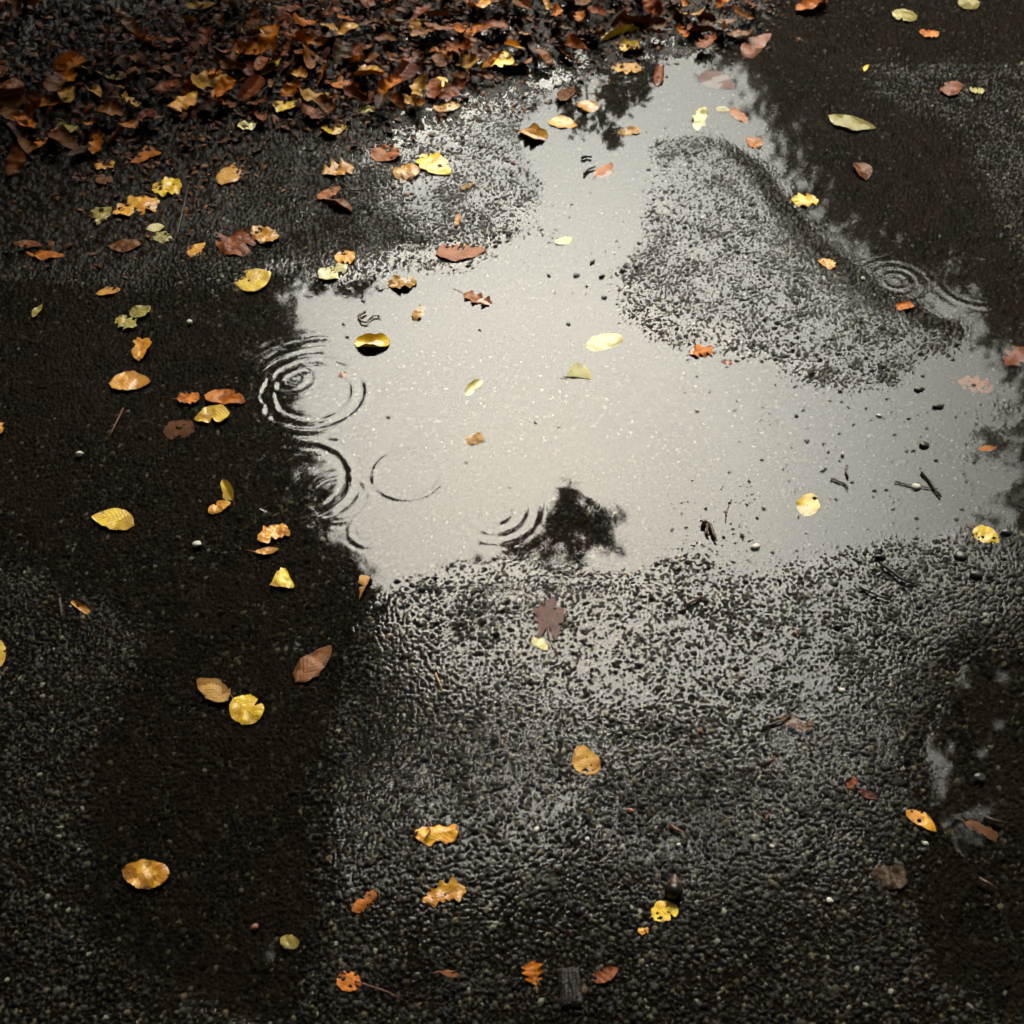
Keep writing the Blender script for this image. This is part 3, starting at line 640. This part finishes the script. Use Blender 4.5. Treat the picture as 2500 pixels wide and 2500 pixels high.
 (265,588,42,28,32,'ovate','olive',f(crump=.5),'yellow-olive leaf in the dark pool joined to a ragged scrap'),
 (236,606,42,30,-30,'oak','olive',f(crump=.9),'ragged yellow-olive scrap at the joined leaf\'s left end'),
 (70,588,30,12,50,'lance','olive',f(crump=.6),'faint thin leaf at the dark pool\'s far left'),
 (265,660,40,38,80,'frag','golden',f(fold=.5,crump=.8),'square tan-gold leaf floating alone in the dark pool'),
 (243,722,80,38,4,'ovate','golden',f(crump=.6),'wide orange-brown leaf in the dark pool below the square one'),
 (354,750,44,26,8,'frag','orange',f(crump=.9),'orange-brown ragged leaf touching the long orange leaf\'s left end'),
 (422,752,80,32,-8,'ovate','orange',f(crump=.6),'long orange pointed leaf left of the ripple rings'),
 (402,785,70,34,8,'ovate','yellow',f(crump=.7,flip=1),'bright yellow leaf just below the long orange pointed leaf'),
 (335,808,60,36,10,'frag','brown',f(crump=.9,sink=.0035),'dim sunken leaf under water left of the bright yellow leaf'),
 (430,925,42,24,118,'ovate','yellow',f(halfup=1.3,crump=.3),'cupped yellow leaf standing above an orange one, dark pool'),
 (413,958,48,20,22,'ovate','golden',f(crump=.7),'orange-gold leaf right below the cupped yellow leaf'),
 (215,983,82,42,-10,'ovate','yellow',f(crump=.25,stalk=.0,flip=1),'biggest smooth yellow oval leaf floating in the dark pool'),
 (514,1008,64,34,20,'frag','golden',f(crump=1.1),'mottled brown and yellow leaf above a thin yellow one'),
 (502,1038,48,14,8,'lance','golden',f(crump=.3),'thin yellow leaf directly below the mottled leaf'),
 (527,1097,44,42,20,'wedge','yellow',f(crump=.7),'fan-shaped yellow leaf below the mottled leaf'),
 (688,1111,50,24,62,'wedge','golden',f(halfup=1.4,crump=.3),'funnel-shaped golden leaf near the dark pool\'s right shore'),
 (150,1145,42,13,-34,'frag','golden',f(roll=1.4,crump=.3),'small rolled golden leaf on the left gravel'),
 (-2,1235,56,26,88,'ovate','yellow',f(crump=.4),'yellow leaf cut by the left edge beside the gravel'),
 (0,808,22,14,80,'frag','golden',f(crump=.5),'small golden leaf cut by the left edge, upper dark pool'),
 (590,1254,98,48,45,'ovate','brown',f(crump=.5,flat=.2),'large smooth brown leaf lying diagonally in the shallows'),
 (402,1302,74,46,-36,'ovate','tan',f(crump=.4,roll=-.2,flip=1),'tan-orange strongly veined leaf touching a yellow leaf'),
 (462,1337,62,60,-40,'round','yellow',f(crump=.8),'broad yellow leaf touching the tan-orange veined leaf'),
 (272,1647,92,58,-8,'round','golden',f(crump=.7),'lone orange mottled leaf in the dark lower left'),
 (1018,1215,38,20,-38,'ovate','pale',f(crump=.4),'small yellow leaf crossed by the maple leaf\'s stalk'),
 (1036,1168,84,62,84,'maple','maroon',f(crump=.7,sink=-.0006,stalk=.62),'flattened maroon maple leaf sunk among the stones'),
 (1108,1435,64,50,-58,'ovate','tan',f(crump=.7,stalk=.15,flip=1),'tan leaf with fishbone veins lying on the central gravel'),
 (820,1572,86,40,8,'frag','golden',f(crump=1.0),'half-rotten brown and yellow leaf with bits of stalk, gravel'),
 (835,1690,90,50,16,'oak','golden',f(crump=.8),'large golden ribbed leaf, lower of two on the gravel'),
 (685,1702,60,26,42,'frag','orange',f(crump=.5,roll=-.5),'small rusty orange oblong leaf left of the large golden ribbed leaf'),
 (1252,1722,54,42,18,'round','yellow',f(crump=.6,stalk=.1),'yellow brown-speckled leaf beside the black nut'),
 (1213,1755,21,15,10,'frag','golden',f(crump=.6),'tiny orange scrap below left of the speckled yellow leaf'),
 (1736,1548,70,30,-32,'ovate','golden',f(roll=-.6,crump=.4),'smooth orange oval leaf on the shore of the right-hand pool'),
 (1675,1652,66,46,-5,'frag','dark',f(crump=1.2),'rotten dark brown leaf left of the right-hand pool'),
 (1850,1565,72,24,-28,'frag','brown',f(crump=.6,sink=.001),'blurred brown leaf under the right-hand pool\'s surface'),
 (656,1852,42,48,60,'round','orange',f(crump=.9),'dark orange leaf with a long stalk at the bottom edge'),
 (1007,1838,46,44,100,'oak','orange',f(crump=1.3,roll=.6,stalk=.4),'ragged dark orange leaf left of the bark block'),
 (1140,1838,56,28,24,'ovate','rust',f(crump=1.2,roll=.4),'reddish curled leaf right of the bark block'),
 (848,1838,42,14,-14,'lance','brown',f(crump=.6),'dim brown sliver leaf near the bottom, between two orange leaves'),
 (545,1776,38,30,-20,'round','olive',f(crump=.5,flat=.3),'faint olive-green round leaf in the dark lower left'),
 (1608,1478,26,20,60,'frag','rust',f(crump=1.0),'small rust leaf scrap on the lower right gravel'),
 (1635,1498,44,14,-22,'lance','maroon',f(crump=.9),'slim maroon leaf right of the small rust scrap'),
 (1500,1362,66,24,-14,'frag','brown',f(crump=.9,sink=.0008),'sodden brown leaf pressed into the right-hand gravel'),
 (889,54,60,40,50,'ovate','orange',f(crump=.6),'orange-brown broad leaf near the top edge, centre of the litter'),
 (838,100,64,34,10,'oak','orange',f(crump=1.2),'lobed orange leaf left of the ragged bright yellow leaf'),
 (773,110,54,28,4,'ovate','rust',f(crump=.9),'rust pointed leaf left of the lobed orange leaf'),
 (645,160,66,24,-14,'ovate','orange',f(fold=.5,crump=.7),'large brown-orange leaf right of the largest bright yellow leaf'),
 (300,1060,1,1,0,None,None,None,None),
]
GRP = 'autumn leaves fallen on the path'
heroes = []
hero_i = 0
for (px, py, L, W, ang, kind, pal, o, label) in HERO:
    if kind is None: continue
    hero_i += 1
    x, y, z, Lr, Wr, yaw = place(px, py, L, W, ang)
    if o.get('flip'): yaw += math.pi
    me = blade_mesh(kind, Lr, Wr, 40 + hero_i * 3, o.get('roll', 0), o.get('bend', 0), o.get('fold', 0), o.get('crump', .5), o.get('flat', 0) + (.75 if 'sink' in o else 0), o.get('halfup', 0))
    nm = {'oak': 'fallen_leaf', 'maple': 'maple_leaf'}.get(kind, 'fallen_leaf')
    ob = link(nm, me, LM[pal]); ob.location = (x, y, z - .0009 - o.get('sink', 0))
    tx, ty = (random.uniform(-.06, .06), random.uniform(-.06, .06)) if 'sink' not in o else (0, 0)
    ob.rotation_euler = (tx, ty, yaw)
    tag(ob, label, 'leaf', GRP)
    sl_ = o.get('stalk', .3 if hero_i % 4 == 0 else 0)
    if sl_: stalk(ob, me, Lr * sl_, hero_i)
    heroes.append((px, py, label, pal))

# litter: leaves that can be told apart one by one, heaped on the bank
protos = {}
SH = [('ovate', 0, .3, 1.0, 0), ('ovate', 1.3, 0, .8, 0), ('round', .5, .4, 1.2, 0), ('lance', .6, .3, 1.0, 0), ('frag', 1.0, .2, 1.4, 0), ('oak', .5, .3, 1.3, 0), ('ovate', 0, 0, .8, 1.5), ('wedge', 1.2, .3, 1.0, 0), ('lance', 2.0, .3, .7, 0), ('frag', 0, .9, 1.2, 0), ('round', 1.6, 0, 1.2, 0), ('oak', 1.2, .8, 1.1, 0)]
ADJ = ['pointed', 'curled pointed', 'rounded', 'slender', 'torn', 'lobed', 'folded', 'wedge-shaped', 'tightly rolled', 'bent torn', 'cupped', 'curled lobed']
for i, (kd, rl, bd, cr, hu) in enumerate(SH):
    protos[i] = blade_mesh(kd, .054, .054 * (.34 if kd == 'lance' else .58), 900 + i, rl, bd, 0, cr, 0, hu); protos[i].materials.append(LM['brown'])
CN = {'brown': 'brown', 'rust': 'rust-red', 'orange': 'orange', 'dark': 'blackish', 'golden': 'golden', 'tan': 'tan', 'maroon': 'maroon', 'olive': 'olive'}
LIT = [(-60, 330), (200, 300), (330, 215), (470, 235), (640, 225), (760, 225), (900, 165), (960, 150), (1200, 75), (1330, 95), (1430, 70), (1440, 12), (1300, -10), (-60, -10)]
def inlit(px, py): return bool(inpoly(np.array([float(px)]), np.array([float(py)]), LIT)[0])
cands = []
while len(cands) < 174:
    px = random.uniform(-20, 1440); py = random.uniform(8, 320)
    if not inlit(px, py): continue
    if px < 380 and random.random() < (.9 if py < 140 else .6): continue
    if any(abs(px - a) < 26 and abs(py - b) < 15 for a, b in cands): continue
    if any(abs(px - h[0]) < 26 and abs(py - h[1]) < 16 for h in heroes): continue
    cands.append((px, py))
used = {}
def short(lb): return lb
KEYS = {}
def shortname(h):
    t = h[2].split(' lying')[0].split(' at the')[0].split(' above')[0].split(' just')[0].split(' on ')[0].split(' below')[0].split(' touching')[0].split(' partly')[0].split(' right ')[0].split(' left ')[0].split(' near')[0].split(' slanting')[0].split(' under')[0].split(' in the')[0].split(' standing')[0].split(' beside')[0].split(' with')[0].split(',')[0].split(' cut')[0].split(' floating')[0]
    return t
hl = [(h[0], h[1], shortname(h)) for h in heroes if h[1] < 420]
cntn = {}
for h in hl: cntn[h[2]] = cntn.get(h[2], 0) + 1
hl = [h for h in hl if cntn[h[2]] == 1]
for (px, py) in cands:
    si = random.randrange(len(SH)); pal = random.choices(['brown', 'rust', 'orange', 'dark', 'golden', 'tan', 'maroon'], [30, 22, 18, 10, 6, 7, 7])[0]
    x, y, z = drop(px, py)
    ob = bpy.data.objects.new('fallen_leaf', protos[si]); C.objects.link(ob)
    ob.material_slots[0].link = 'OBJECT'; ob.material_slots[0].material = LM[pal]
    s = random.uniform(.8, 1.6); ob.scale = (s, s, s)
    ob.location = (x, y, z + random.uniform(.008, .022)); ob.rotation_euler = (random.gauss(0, .35), random.gauss(0, .35), random.uniform(0, 6.28))
    near = sorted(hl, key=lambda h: (h[0] - px) ** 2 + (2 * (h[1] - py)) ** 2)
    lab = None
    size = 'small' if s < 1.05 else ('large' if s > 1.35 else '')
    for h in near[:5]:
        dx, dy = px - h[0], py - h[1]
        dirn = ('right' if dx > 0 else 'left') if abs(dx) > 2.2 * abs(dy) else (('below' if dy > 0 else 'above') if abs(dy) > 1.4 * abs(dx) else ('below ' if dy > 0 else 'above ') + ('right' if dx > 0 else 'left'))
        t = f"{size} {CN[pal]} {ADJ[si]} leaf in the litter, {dirn}{' of' if dirn != 'below' and dirn != 'above' else ''} the {h[2]}".strip()
        if t not in used and len(t.split()) <= 16: lab = t; break
    if lab is None: lab = f'{size} {CN[pal]} {ADJ[si]} wet leaf heaped in the litter bank'.strip()
    used[lab] = 1
    tag(ob, lab, 'leaf', GRP)
# the mass of broken leaves between and under them
def shards():
    r = np.random.default_rng(77); V = []; F = []; cols = []
    n = 0
    for _ in range(30000):
        px = r.uniform(-420, 1750); py = r.uniform(-170, 560)
        p = samp(SOIL, np.array([px]), np.array([py]))[0]; b = samp(BANK, np.array([px]), np.array([py]))[0]
        dens = (.11 * p + .8 * b ** .7)
        if px < 520: dens *= .3 + .7 * max(0, min(1, (px + .8 * py - 250) / 260))       # the heap is thinned towards the upper left, baring dark soil
        if r.random() > dens: continue
        x, y = gp(px, py)
        z = float(terrain(np.array([x]), np.array([y]))[0]) + .002 + .012 * r.random() * b
        L = r.uniform(.008, .030) * (.55 + .6 * b); W = L * r.uniform(.25, .7); a = r.uniform(0, 6.28); ti = r.normal() * .4; c = r.uniform(-1.2, 1.2)
        ux, uy = math.cos(a), math.sin(a); i0 = len(V)
        for ii, s in enumerate((-.5, -.18, .18, .5)):
            wd = (.35, 1, .95, .15)[ii]
            for t in (-.5, 0, .5):
                V.append((x + ux * s * L - uy * t * W * wd, y + uy * s * L + ux * t * W * wd, z + s * L * math.sin(ti) + c * W * abs(t) * .5 + .15 * L * (1 - 4 * s * s)))
        for ii in range(3):
            for jj in range(2): k = i0 + ii * 3 + jj; F.append((k, k + 1, k + 4, k + 3))
        cc = np.array([(.13, .036, .006), (.20, .052, .008), (.07, .022, .006), (.03, .012, .006), (.24, .09, .018), (.018, .009, .005), (.10, .022, .008)])[r.integers(0, 7)] * r.uniform(.35, .95)
        cols += [(*cc, 1)] * 12
    me = bpy.data.meshes.new('leaf_litter'); me.from_pydata(V, [], F); a = me.color_attributes.new('stone_colour', 'FLOAT_COLOR', 'POINT')
    a.data.foreach_set('color', np.array(cols, np.float32).ravel()); me.polygons.foreach_set('use_smooth', [True] * len(F)); me.update()
    m, n_, l, b = newmat('litter_fragments'); at = n_.new('ShaderNodeAttribute'); at.attribute_name = 'stone_colour'; l.new(at.outputs['Color'], b.inputs['Base Color']); b.inputs['Roughness'].default_value = .55; b.inputs['Specular IOR Level'].default_value = .2
    tag(link('leaf_litter', me, m), 'dense mass of broken brown wet leaf fragments covering the soil bank', 'leaf litter', kind='stuff')
shards()

# ------------------------------------------------------------------ twigs, bark, stones
def twig(pts, r, mat, label, name='twig', cat='twig', taper=.5, forks=(), z=.001):
    P = [drop(*p) for p in pts]; b = P[0]
    path = [(p[0] - b[0], p[1] - b[1], p[2] - b[2] + z + r) for p in P]
    rr = [r * (1 - taper * i / (len(path) - 1)) * (1 + .2 * math.sin(i * 3.1)) for i in range(len(path))]
    paths = [(path, rr)]
    for fk in forks:
        Q = [drop(*p) for p in fk]; paths.append(([(p[0] - b[0], p[1] - b[1], p[2] - b[2] + z + r * .7) for p in Q], [r * .6 * (1 - .4 * i / len(Q)) for i in range(len(Q))]))
    o = tube(name, paths, mat, 7); o.location = b; tag(o, label, cat); return o
twig([(356, 350), (348, 390), (338, 430), (334, 455)], .0022, M_BARK, 'long dark twin-ridged stick on the soil below the torn yellow leaf', 'stick', 'stick', .2)
twig([(585, 372), (560, 371), (538, 375)], .0014, M_BARK, 'thin straight dark twig left of the reddish pink leaf')
twig([(640, 345), (665, 362), (685, 360), (688, 350), (676, 340)], .0021, M_BARK, 'bent black twig curling beside the lobed crumpled golden leaf', taper=.2)
twig([(690, 592), (676, 600), (682, 610), (692, 612)], .0022, M_TWIG, 'curled brown bark strip hooked like a comma in the puddle', 'bark_strip', 'bark', .2, [[(692, 612), (702, 600), (716, 597)], [(696, 606), (708, 598), (718, 601)]], .002)
twig([(1097, 301), (1108, 298), (1116, 300)], .0034, M_BARK, 'short black wood bit floating in the upper channel', 'wood_chip', 'wood chip', .4)
twig([(1102, 332), (1110, 322), (1122, 318)], .0030, M_BARK, 'dark bent twig bit left of the small pinkish leaf', taper=.3)
twig([(1326, 995), (1330, 985), (1340, 995), (1345, 1012), (1351, 1024)], .0040, M_TWIG, 'dark curled leaf stub pointing down in the right shallows', 'bark_strip', 'bark', .6, [[(1336, 992), (1332, 1006), (1336, 1014)]], .001)
twig([(1290, 1147), (1305, 1138), (1325, 1128)], .0024, M_TWIG, 'short brown stick on gravel, right of centre', 'stick', 'stick', .2)
twig([(822, 1272), (829, 1290), (835, 1308)], .0014, M_TWIGL, 'thin straw-coloured stalk on gravel below the dark pool\'s shore', 'stalk_piece', 'stalk', .3)
twig([(233, 772), (222, 795), (212, 815), (206, 825)], .0016, M_TWIGR, 'thin purplish twig under water in the dark pool', taper=.3, forks=[[(218, 802), (208, 806)]])
twig([(113, 1132), (116, 1150), (118, 1172)], .0026, M_BARK, 'dark bark splinter on the far left gravel', 'wood_chip', 'wood chip', .4)
twig([(1620, 1110), (1640, 1118), (1660, 1128), (1680, 1133)], .0020, M_BARK, 'dark straight twig on the right-hand gravel', taper=.3)
twig([(1660, 1065), (1680, 1080), (1700, 1095), (1722, 1104)], .0028, M_BARK, 'dark knobbly twig lying above the straight one, right gravel', taper=.4)
twig([(1568, 905), (1594, 915), (1600, 925)], .0018, M_BARK, 'small dark twig bit in the right shallows', taper=.3)
twig([(1738, 893), (1750, 905), (1762, 925), (1775, 940)], .0024, M_BARK, 'crooked dark twig half out of the right shallows', taper=.3, forks=[[(1688, 910), (1720, 918), (1745, 921), (1770, 925)]])
twig([(1438, 1375), (1458, 1368), (1478, 1362), (1492, 1350)], .0022, M_BARK, 'curved dark green-black twig left of the sodden brown leaf', taper=.4)
twig([(1504, 1330), (1496, 1338), (1482, 1346)], .0014, M_BARK, 'thin dark twig above the curved green-black one', taper=.4)
twig([(1845, 1660), (1862, 1668), (1880, 1680)], .0024, M_TWIG, 'short brown stick in the right-hand pool', 'stick', 'stick', .4)
twig([(1855, 1545), (1870, 1550), (1895, 1556)], .0030, M_BARK, 'black stick at the right edge above the short brown one', 'stick', 'stick', .4)
twig([(1445, 1442), (1455, 1436), (1463, 1430)], .0016, M_TWIGR, 'tiny red stalk left of the small rust scrap', 'stalk_piece', 'stalk', .3)
twig([(1450, 1555), (1445, 1545), (1452, 1535)], .0014, M_TWIGR, 'tiny reddish stalk on the lower right gravel', 'stalk_piece', 'stalk', .3)
twig([(1264, 1560), (1276, 1568), (1290, 1574)], .0024, M_TWIGR, 'dark red splinter on the lower central gravel', 'wood_chip', 'wood chip', .4)
twig([(1375, 955), (1371, 967), (1369, 985)], .0010, M_TWIGR, 'hair-thin reddish stalk standing in the right shallows', 'stalk_piece', 'stalk', .2)
twig([(670, 1852), (700, 1862), (730, 1872), (760, 1888)], .0010, M_TWIGR, 'long hair-thin stalk trailing right along the bottom', 'stalk_piece', 'stalk', .3)
twig([(1598, 880), (1596, 893), (1600, 905)], .0018, M_TWIG, 'short broken brown twig upright in the right shallows', taper=.3)
twig([(488, 232), (482, 210), (486, 190), (500, 170), (520, 155)], .0016, M_TWIG, 'slim curved brown twig rising through the litter', taper=.3)
twig([(590, 250), (640, 225), (700, 205), (735, 200)], .0012, M_BARK, 'thin dark twig along the litter\'s lower edge', taper=.4)
twig([(575, 120), (600, 95), (625, 60), (642, 35)], .0016, M_BARK, 'long thin dark twig standing up out of the litter', taper=.4)
twig([(880, 352), (878, 372), (888, 395)], .0008, M_BARK, 'tiny dark stalk on gravel below the tan sliver', 'stalk_piece', 'stalk', .3)
twig([(808, 1555), (812, 1572), (800, 1590)], .0010, M_TWIGR, 'red-brown stalk lying over the half-rotten leaf', 'stalk_piece', 'stalk', .3, [[(862, 1560), (868, 1578), (872, 1598)]], .004)

def rock(px, py, size, mat, label, seed, name='pebble', cat='pebble', flatn=.55, elong=1.3, yaw=None):
    """irregular worn stone: facetted, noisy icosphere-like body sunk a little in the surface; size = photo width"""
    x, y, z = drop(px, py); r = abs(gp(px + size / 2, py, z)[0] - x); q = np.random.default_rng(seed)
    V = []; F = []; nl, nk = 9, 14
    for i in range(nl + 1):
        ph = math.pi * i / nl
        for k in range(nk):
            th = 2 * math.pi * k / nk; d = np.array([math.sin(ph) * math.cos(th), math.sin(ph) * math.sin(th), math.cos(ph)])
            V.append(d)
    V = np.array(V); rad = np.ones(len(V))
    for _ in range(10):
        pl = q.normal(size=3); pl /= np.linalg.norm(pl); c = q.uniform(.72, .93); dd = V @ pl; rad = np.where(dd * rad > c, c / np.maximum(dd, .01), rad)
    V = V * rad[:, None] * np.array([r, r / elong, r * flatn])
    for i in range(nl):
        for k in range(nk): F.append((i * nk + k, i * nk + (k + 1) % nk, (i + 1) * nk + (k + 1) % nk, (i + 1) * nk + k))
    me = bpy.data.meshes.new(name); me.from_pydata(V.tolist(), [], F); me.polygons.foreach_set('use_smooth', [True] * len(F)); me.update()
    o = link(name, me, mat); o.location = (x, y, z + r * flatn * .35); o.rotation_euler = (q.normal() * .15, q.normal() * .15, q.uniform(0, 3.14) if yaw is None else yaw)
    tag(o, label, cat); return o
rock(1425, 1033, 20, M_WHITE, 'angular white stone in the right shallows below the yellow heart-shaped leaf', 1, yaw=.4)
rock(1315, 775, 9, M_WHITE, 'tiny white stone in the bright puddle\'s right part', 2)
rock(1658, 785, 12, M_WHITE, 'small white stone below the right gravel island', 3)
rock(1727, 920, 20, M_WHITE, 'oval cream stone right beside the crooked dark twig', 4, yaw=0)
rock(1590, 858, 16, M_WHITE, 'narrow upright white shell-like chip in the right shallows', 5, elong=2.2, yaw=1.3)
rock(1588, 1303, 12, M_WHITE, 'small bright white stone on the right-hand gravel', 6)
rock(1628, 526, 10, M_WHITE, 'tiny white stone at the right gravel island\'s outer shore', 7)
rock(1425, 493, 9, M_WHITE, 'tiny white stone mid right gravel island', 8)
rock(1456, 1597, 10, M_WHITE, 'small white stone on the lower right gravel', 9)
rock(1012, 1566, 14, M_WHITE, 'cream stone on the lower central gravel, near the half-rotten leaf', 10)
rock(1108, 1583, 9, M_WHITE, 'tiny white stone on gravel right of the cream one', 11)
rock(1280, 1594, 9, M_WHITE, 'tiny white stone on gravel left of the small white one', 12)
rock(1746, 1602 - 10, 12, M_WHITE, 'pale stone on the right-hand pool\'s shore', 13)
rock(372, 1027, 18, M_WHITE, 'white stone under the dark pool right of the smooth yellow leaf', 14)
rock(150, 857, 18, M_WHITE, 'grey-white stone in the left dark pool', 15)
rock(358, 608, 14, M_WHITE, 'small oval cream stone near the small ripple ring', 16)
rock(1565, 1700, 16, M_WHITE, 'chipped pale stone on the lower right gravel by the rotten leaf', 17)
rock(481, 1749, 16, M_CLAY, 'small orange-red stone in the dark lower left', 18)
rock(1500, 1195, 12, M_CLAY, 'red chip on gravel, right of centre', 19)
rock(1190, 1530, 13, M_CLAY, 'reddish stone on the lower central gravel', 20)
rock(1320, 1380, 10, M_CLAY, 'tiny brick-red stone on the central gravel', 21)
for i, (px, py, s, lb) in enumerate([
 (733, 788, 10, 'tiny black pebble alone in the bright puddle'), (1010, 798, 11, 'tiny black pebble in the puddle right of its centre'), (905, 623, 9, 'tiny black pebble below the pinkish tan curled leaf'),
 (1072, 612, 12, 'dark pebble above the largest whitish leaf'), (685, 568, 14, 'dark pebble between two leaves on the puddle\'s upper left rim'), (718, 548, 14, 'dark angular pebble left of the square-looking tan leaf'),
 (700, 528, 15, 'round dark pebble on the puddle\'s upper rim'), (655, 636, 13, 'dark pebble touching the rolled yellow leaf\'s left end'), (648, 612, 13, 'dark pebble just above left of the rolled yellow leaf'),
 (880, 873, 9, 'tiny dark pebble below the half-sunken tan scrap'), (1055, 806, 8, 'tiniest dark pebble right of the black pebble'), (1035, 520, 16, 'dark pebble near the channel mouth\'s left'),
 (1088, 520, 18, 'dark rounded pebble at the channel\'s mouth'), (1118, 495, 20, 'dark greenish pebble at the channel\'s mouth, right'), (1136, 522, 20, 'large dark pebble on the channel\'s right shore'),
 (1140, 562, 16, 'dark pebble at the island\'s lower left'), (1175, 510, 18, 'black pebble on the island\'s left shore'), (1770, 768, 30, 'long black stone in the shallows near the right edge'),
 (1745, 840, 26, 'flat black stone in the shallows below the long one'), (1735, 735, 26, 'black stone just off the island\'s lower tip'), (1600, 768, 12, 'dark pebble in the shallows below the island'),
 (1848, 1468, 28, 'round black stone in the right-hand pool'), (1900, 1005, 30, 'flat black stone right of the jagged yellow leaf'), (1582, 1182, 24, 'black stone on the right-hand gravel'),
 (1812, 1050, 30, 'pointed black stone on the right shore'), (1843, 1085, 36, 'large black lump on the right shore'), (1660, 1052, 30, 'black lump among stones at the right shore'),
 (1522, 832, 14, 'dark pebble in the right shallows left of the flat black stone'), (1268, 1000, 12, 'reddish dark pebble by the curled leaf stub')]):
    if lb: rock(px, py, s * .85, M_DKST, lb, 60 + i, flatn=.38, elong=1.2 + .5 * (i % 3), yaw=(0.1 if s > 22 else None))
# the blackened nut with its cap, and the block of bark
def nut():
    x, y, z = drop(1270, 1686); r = .0115
    root = bpy.data.objects.new('nut', None); C.objects.link(root); root.location = (x, y, z + r * .7); tag(root, 'blackened nut with a brown tip above the speckled yellow leaf', 'nut')
    def lathe(name, pr, mat, seg=20):
        V = []; F = []
        for (rr, zz) in pr:
            for k in range(seg): V.append((rr * math.cos(k / seg * 6.2832), rr * math.sin(k / seg * 6.2832), zz))
        for i in range(len(pr) - 1):
            for k in range(seg): F.append((i * seg + k, i * seg + (k + 1) % seg, (i + 1) * seg + (k + 1) % seg, (i + 1) * seg + k))
        me = bpy.data.meshes.new(name); me.from_pydata(V, [], F); me.polygons.foreach_set('use_smooth', [True] * len(F)); me.update(); return link(name, me, mat, root)
    a = lathe('shell', [(r * math.sin(t), -r * math.cos(t) * .95) for t in np.linspace(.02, 2.4, 14)], M_NUT)
    b = lathe('tip', [(.0085, .0080), (.0075, .0105), (.005, .0135), (.0028, .017), (.0008, .0195)], M_TWIG)
    root.rotation_euler = (R(-62), 0, R(-8))
nut()
def bark_block():
    x, y, z = drop(1076, 1864); r = random.Random(4); V = []; F = []; nx, ny = 12, 18; W_, L_, H_ = .026, .046, .009
    for j in range(ny + 1):
        for i in range(nx + 1):
            u = i / nx * 2 - 1; v = j / ny * 2 - 1
            e = 1 - max(abs(u), abs(v)) ** 8
            hz = H_ * (.8 + .25 * math.sin(u * 9 + math.sin(v * 4)) * .5 + r.uniform(-.06, .06)) * (.35 + .65 * e) * math.sqrt(max(0, 1 - .35 * u * u))
            V.append((u * W_ / 2 * (1 + .05 * math.sin(v * 7)), v * L_ / 2 * (1 + .03 * math.sin(u * 8)), hz))
    n = len(V); V += [(a, b, -.002) for a, b, c in V]
    g_ = lambda i, j: j * (nx + 1) + i
    for j in range(ny):
        for i in range(nx): F.append((g_(i, j), g_(i + 1, j), g_(i + 1, j + 1), g_(i, j + 1))); F.append((n + g_(i, j + 1), n + g_(i + 1, j + 1), n + g_(i + 1, j), n + g_(i, j)))
    for i in range(nx): F.append((g_(i + 1, 0), g_(i, 0), n + g_(i, 0), n + g_(i + 1, 0))); F.append((g_(i, ny), g_(i + 1, ny), n + g_(i + 1, ny), n + g_(i, ny)))
    for j in range(ny): F.append((g_(0, j), g_(0, j + 1), n + g_(0, j + 1), n + g_(0, j))); F.append((g_(nx, j + 1), g_(nx, j), n + g_(nx, j), n + g_(nx, j + 1)))
    me = bpy.data.meshes.new('bark_piece'); me.from_pydata(V, [], F); me.update(); o = link('bark_piece', me, simple('soaked_bark', (.006, .0045, .004), (.02, .013, .010), .6, 220, .8)); o.location = (x, y, z); o.rotation_euler = (0, 0, .06)
    tag(o, 'rectangular block of dark bark on the gravel at the bottom', 'bark')
bark_block()
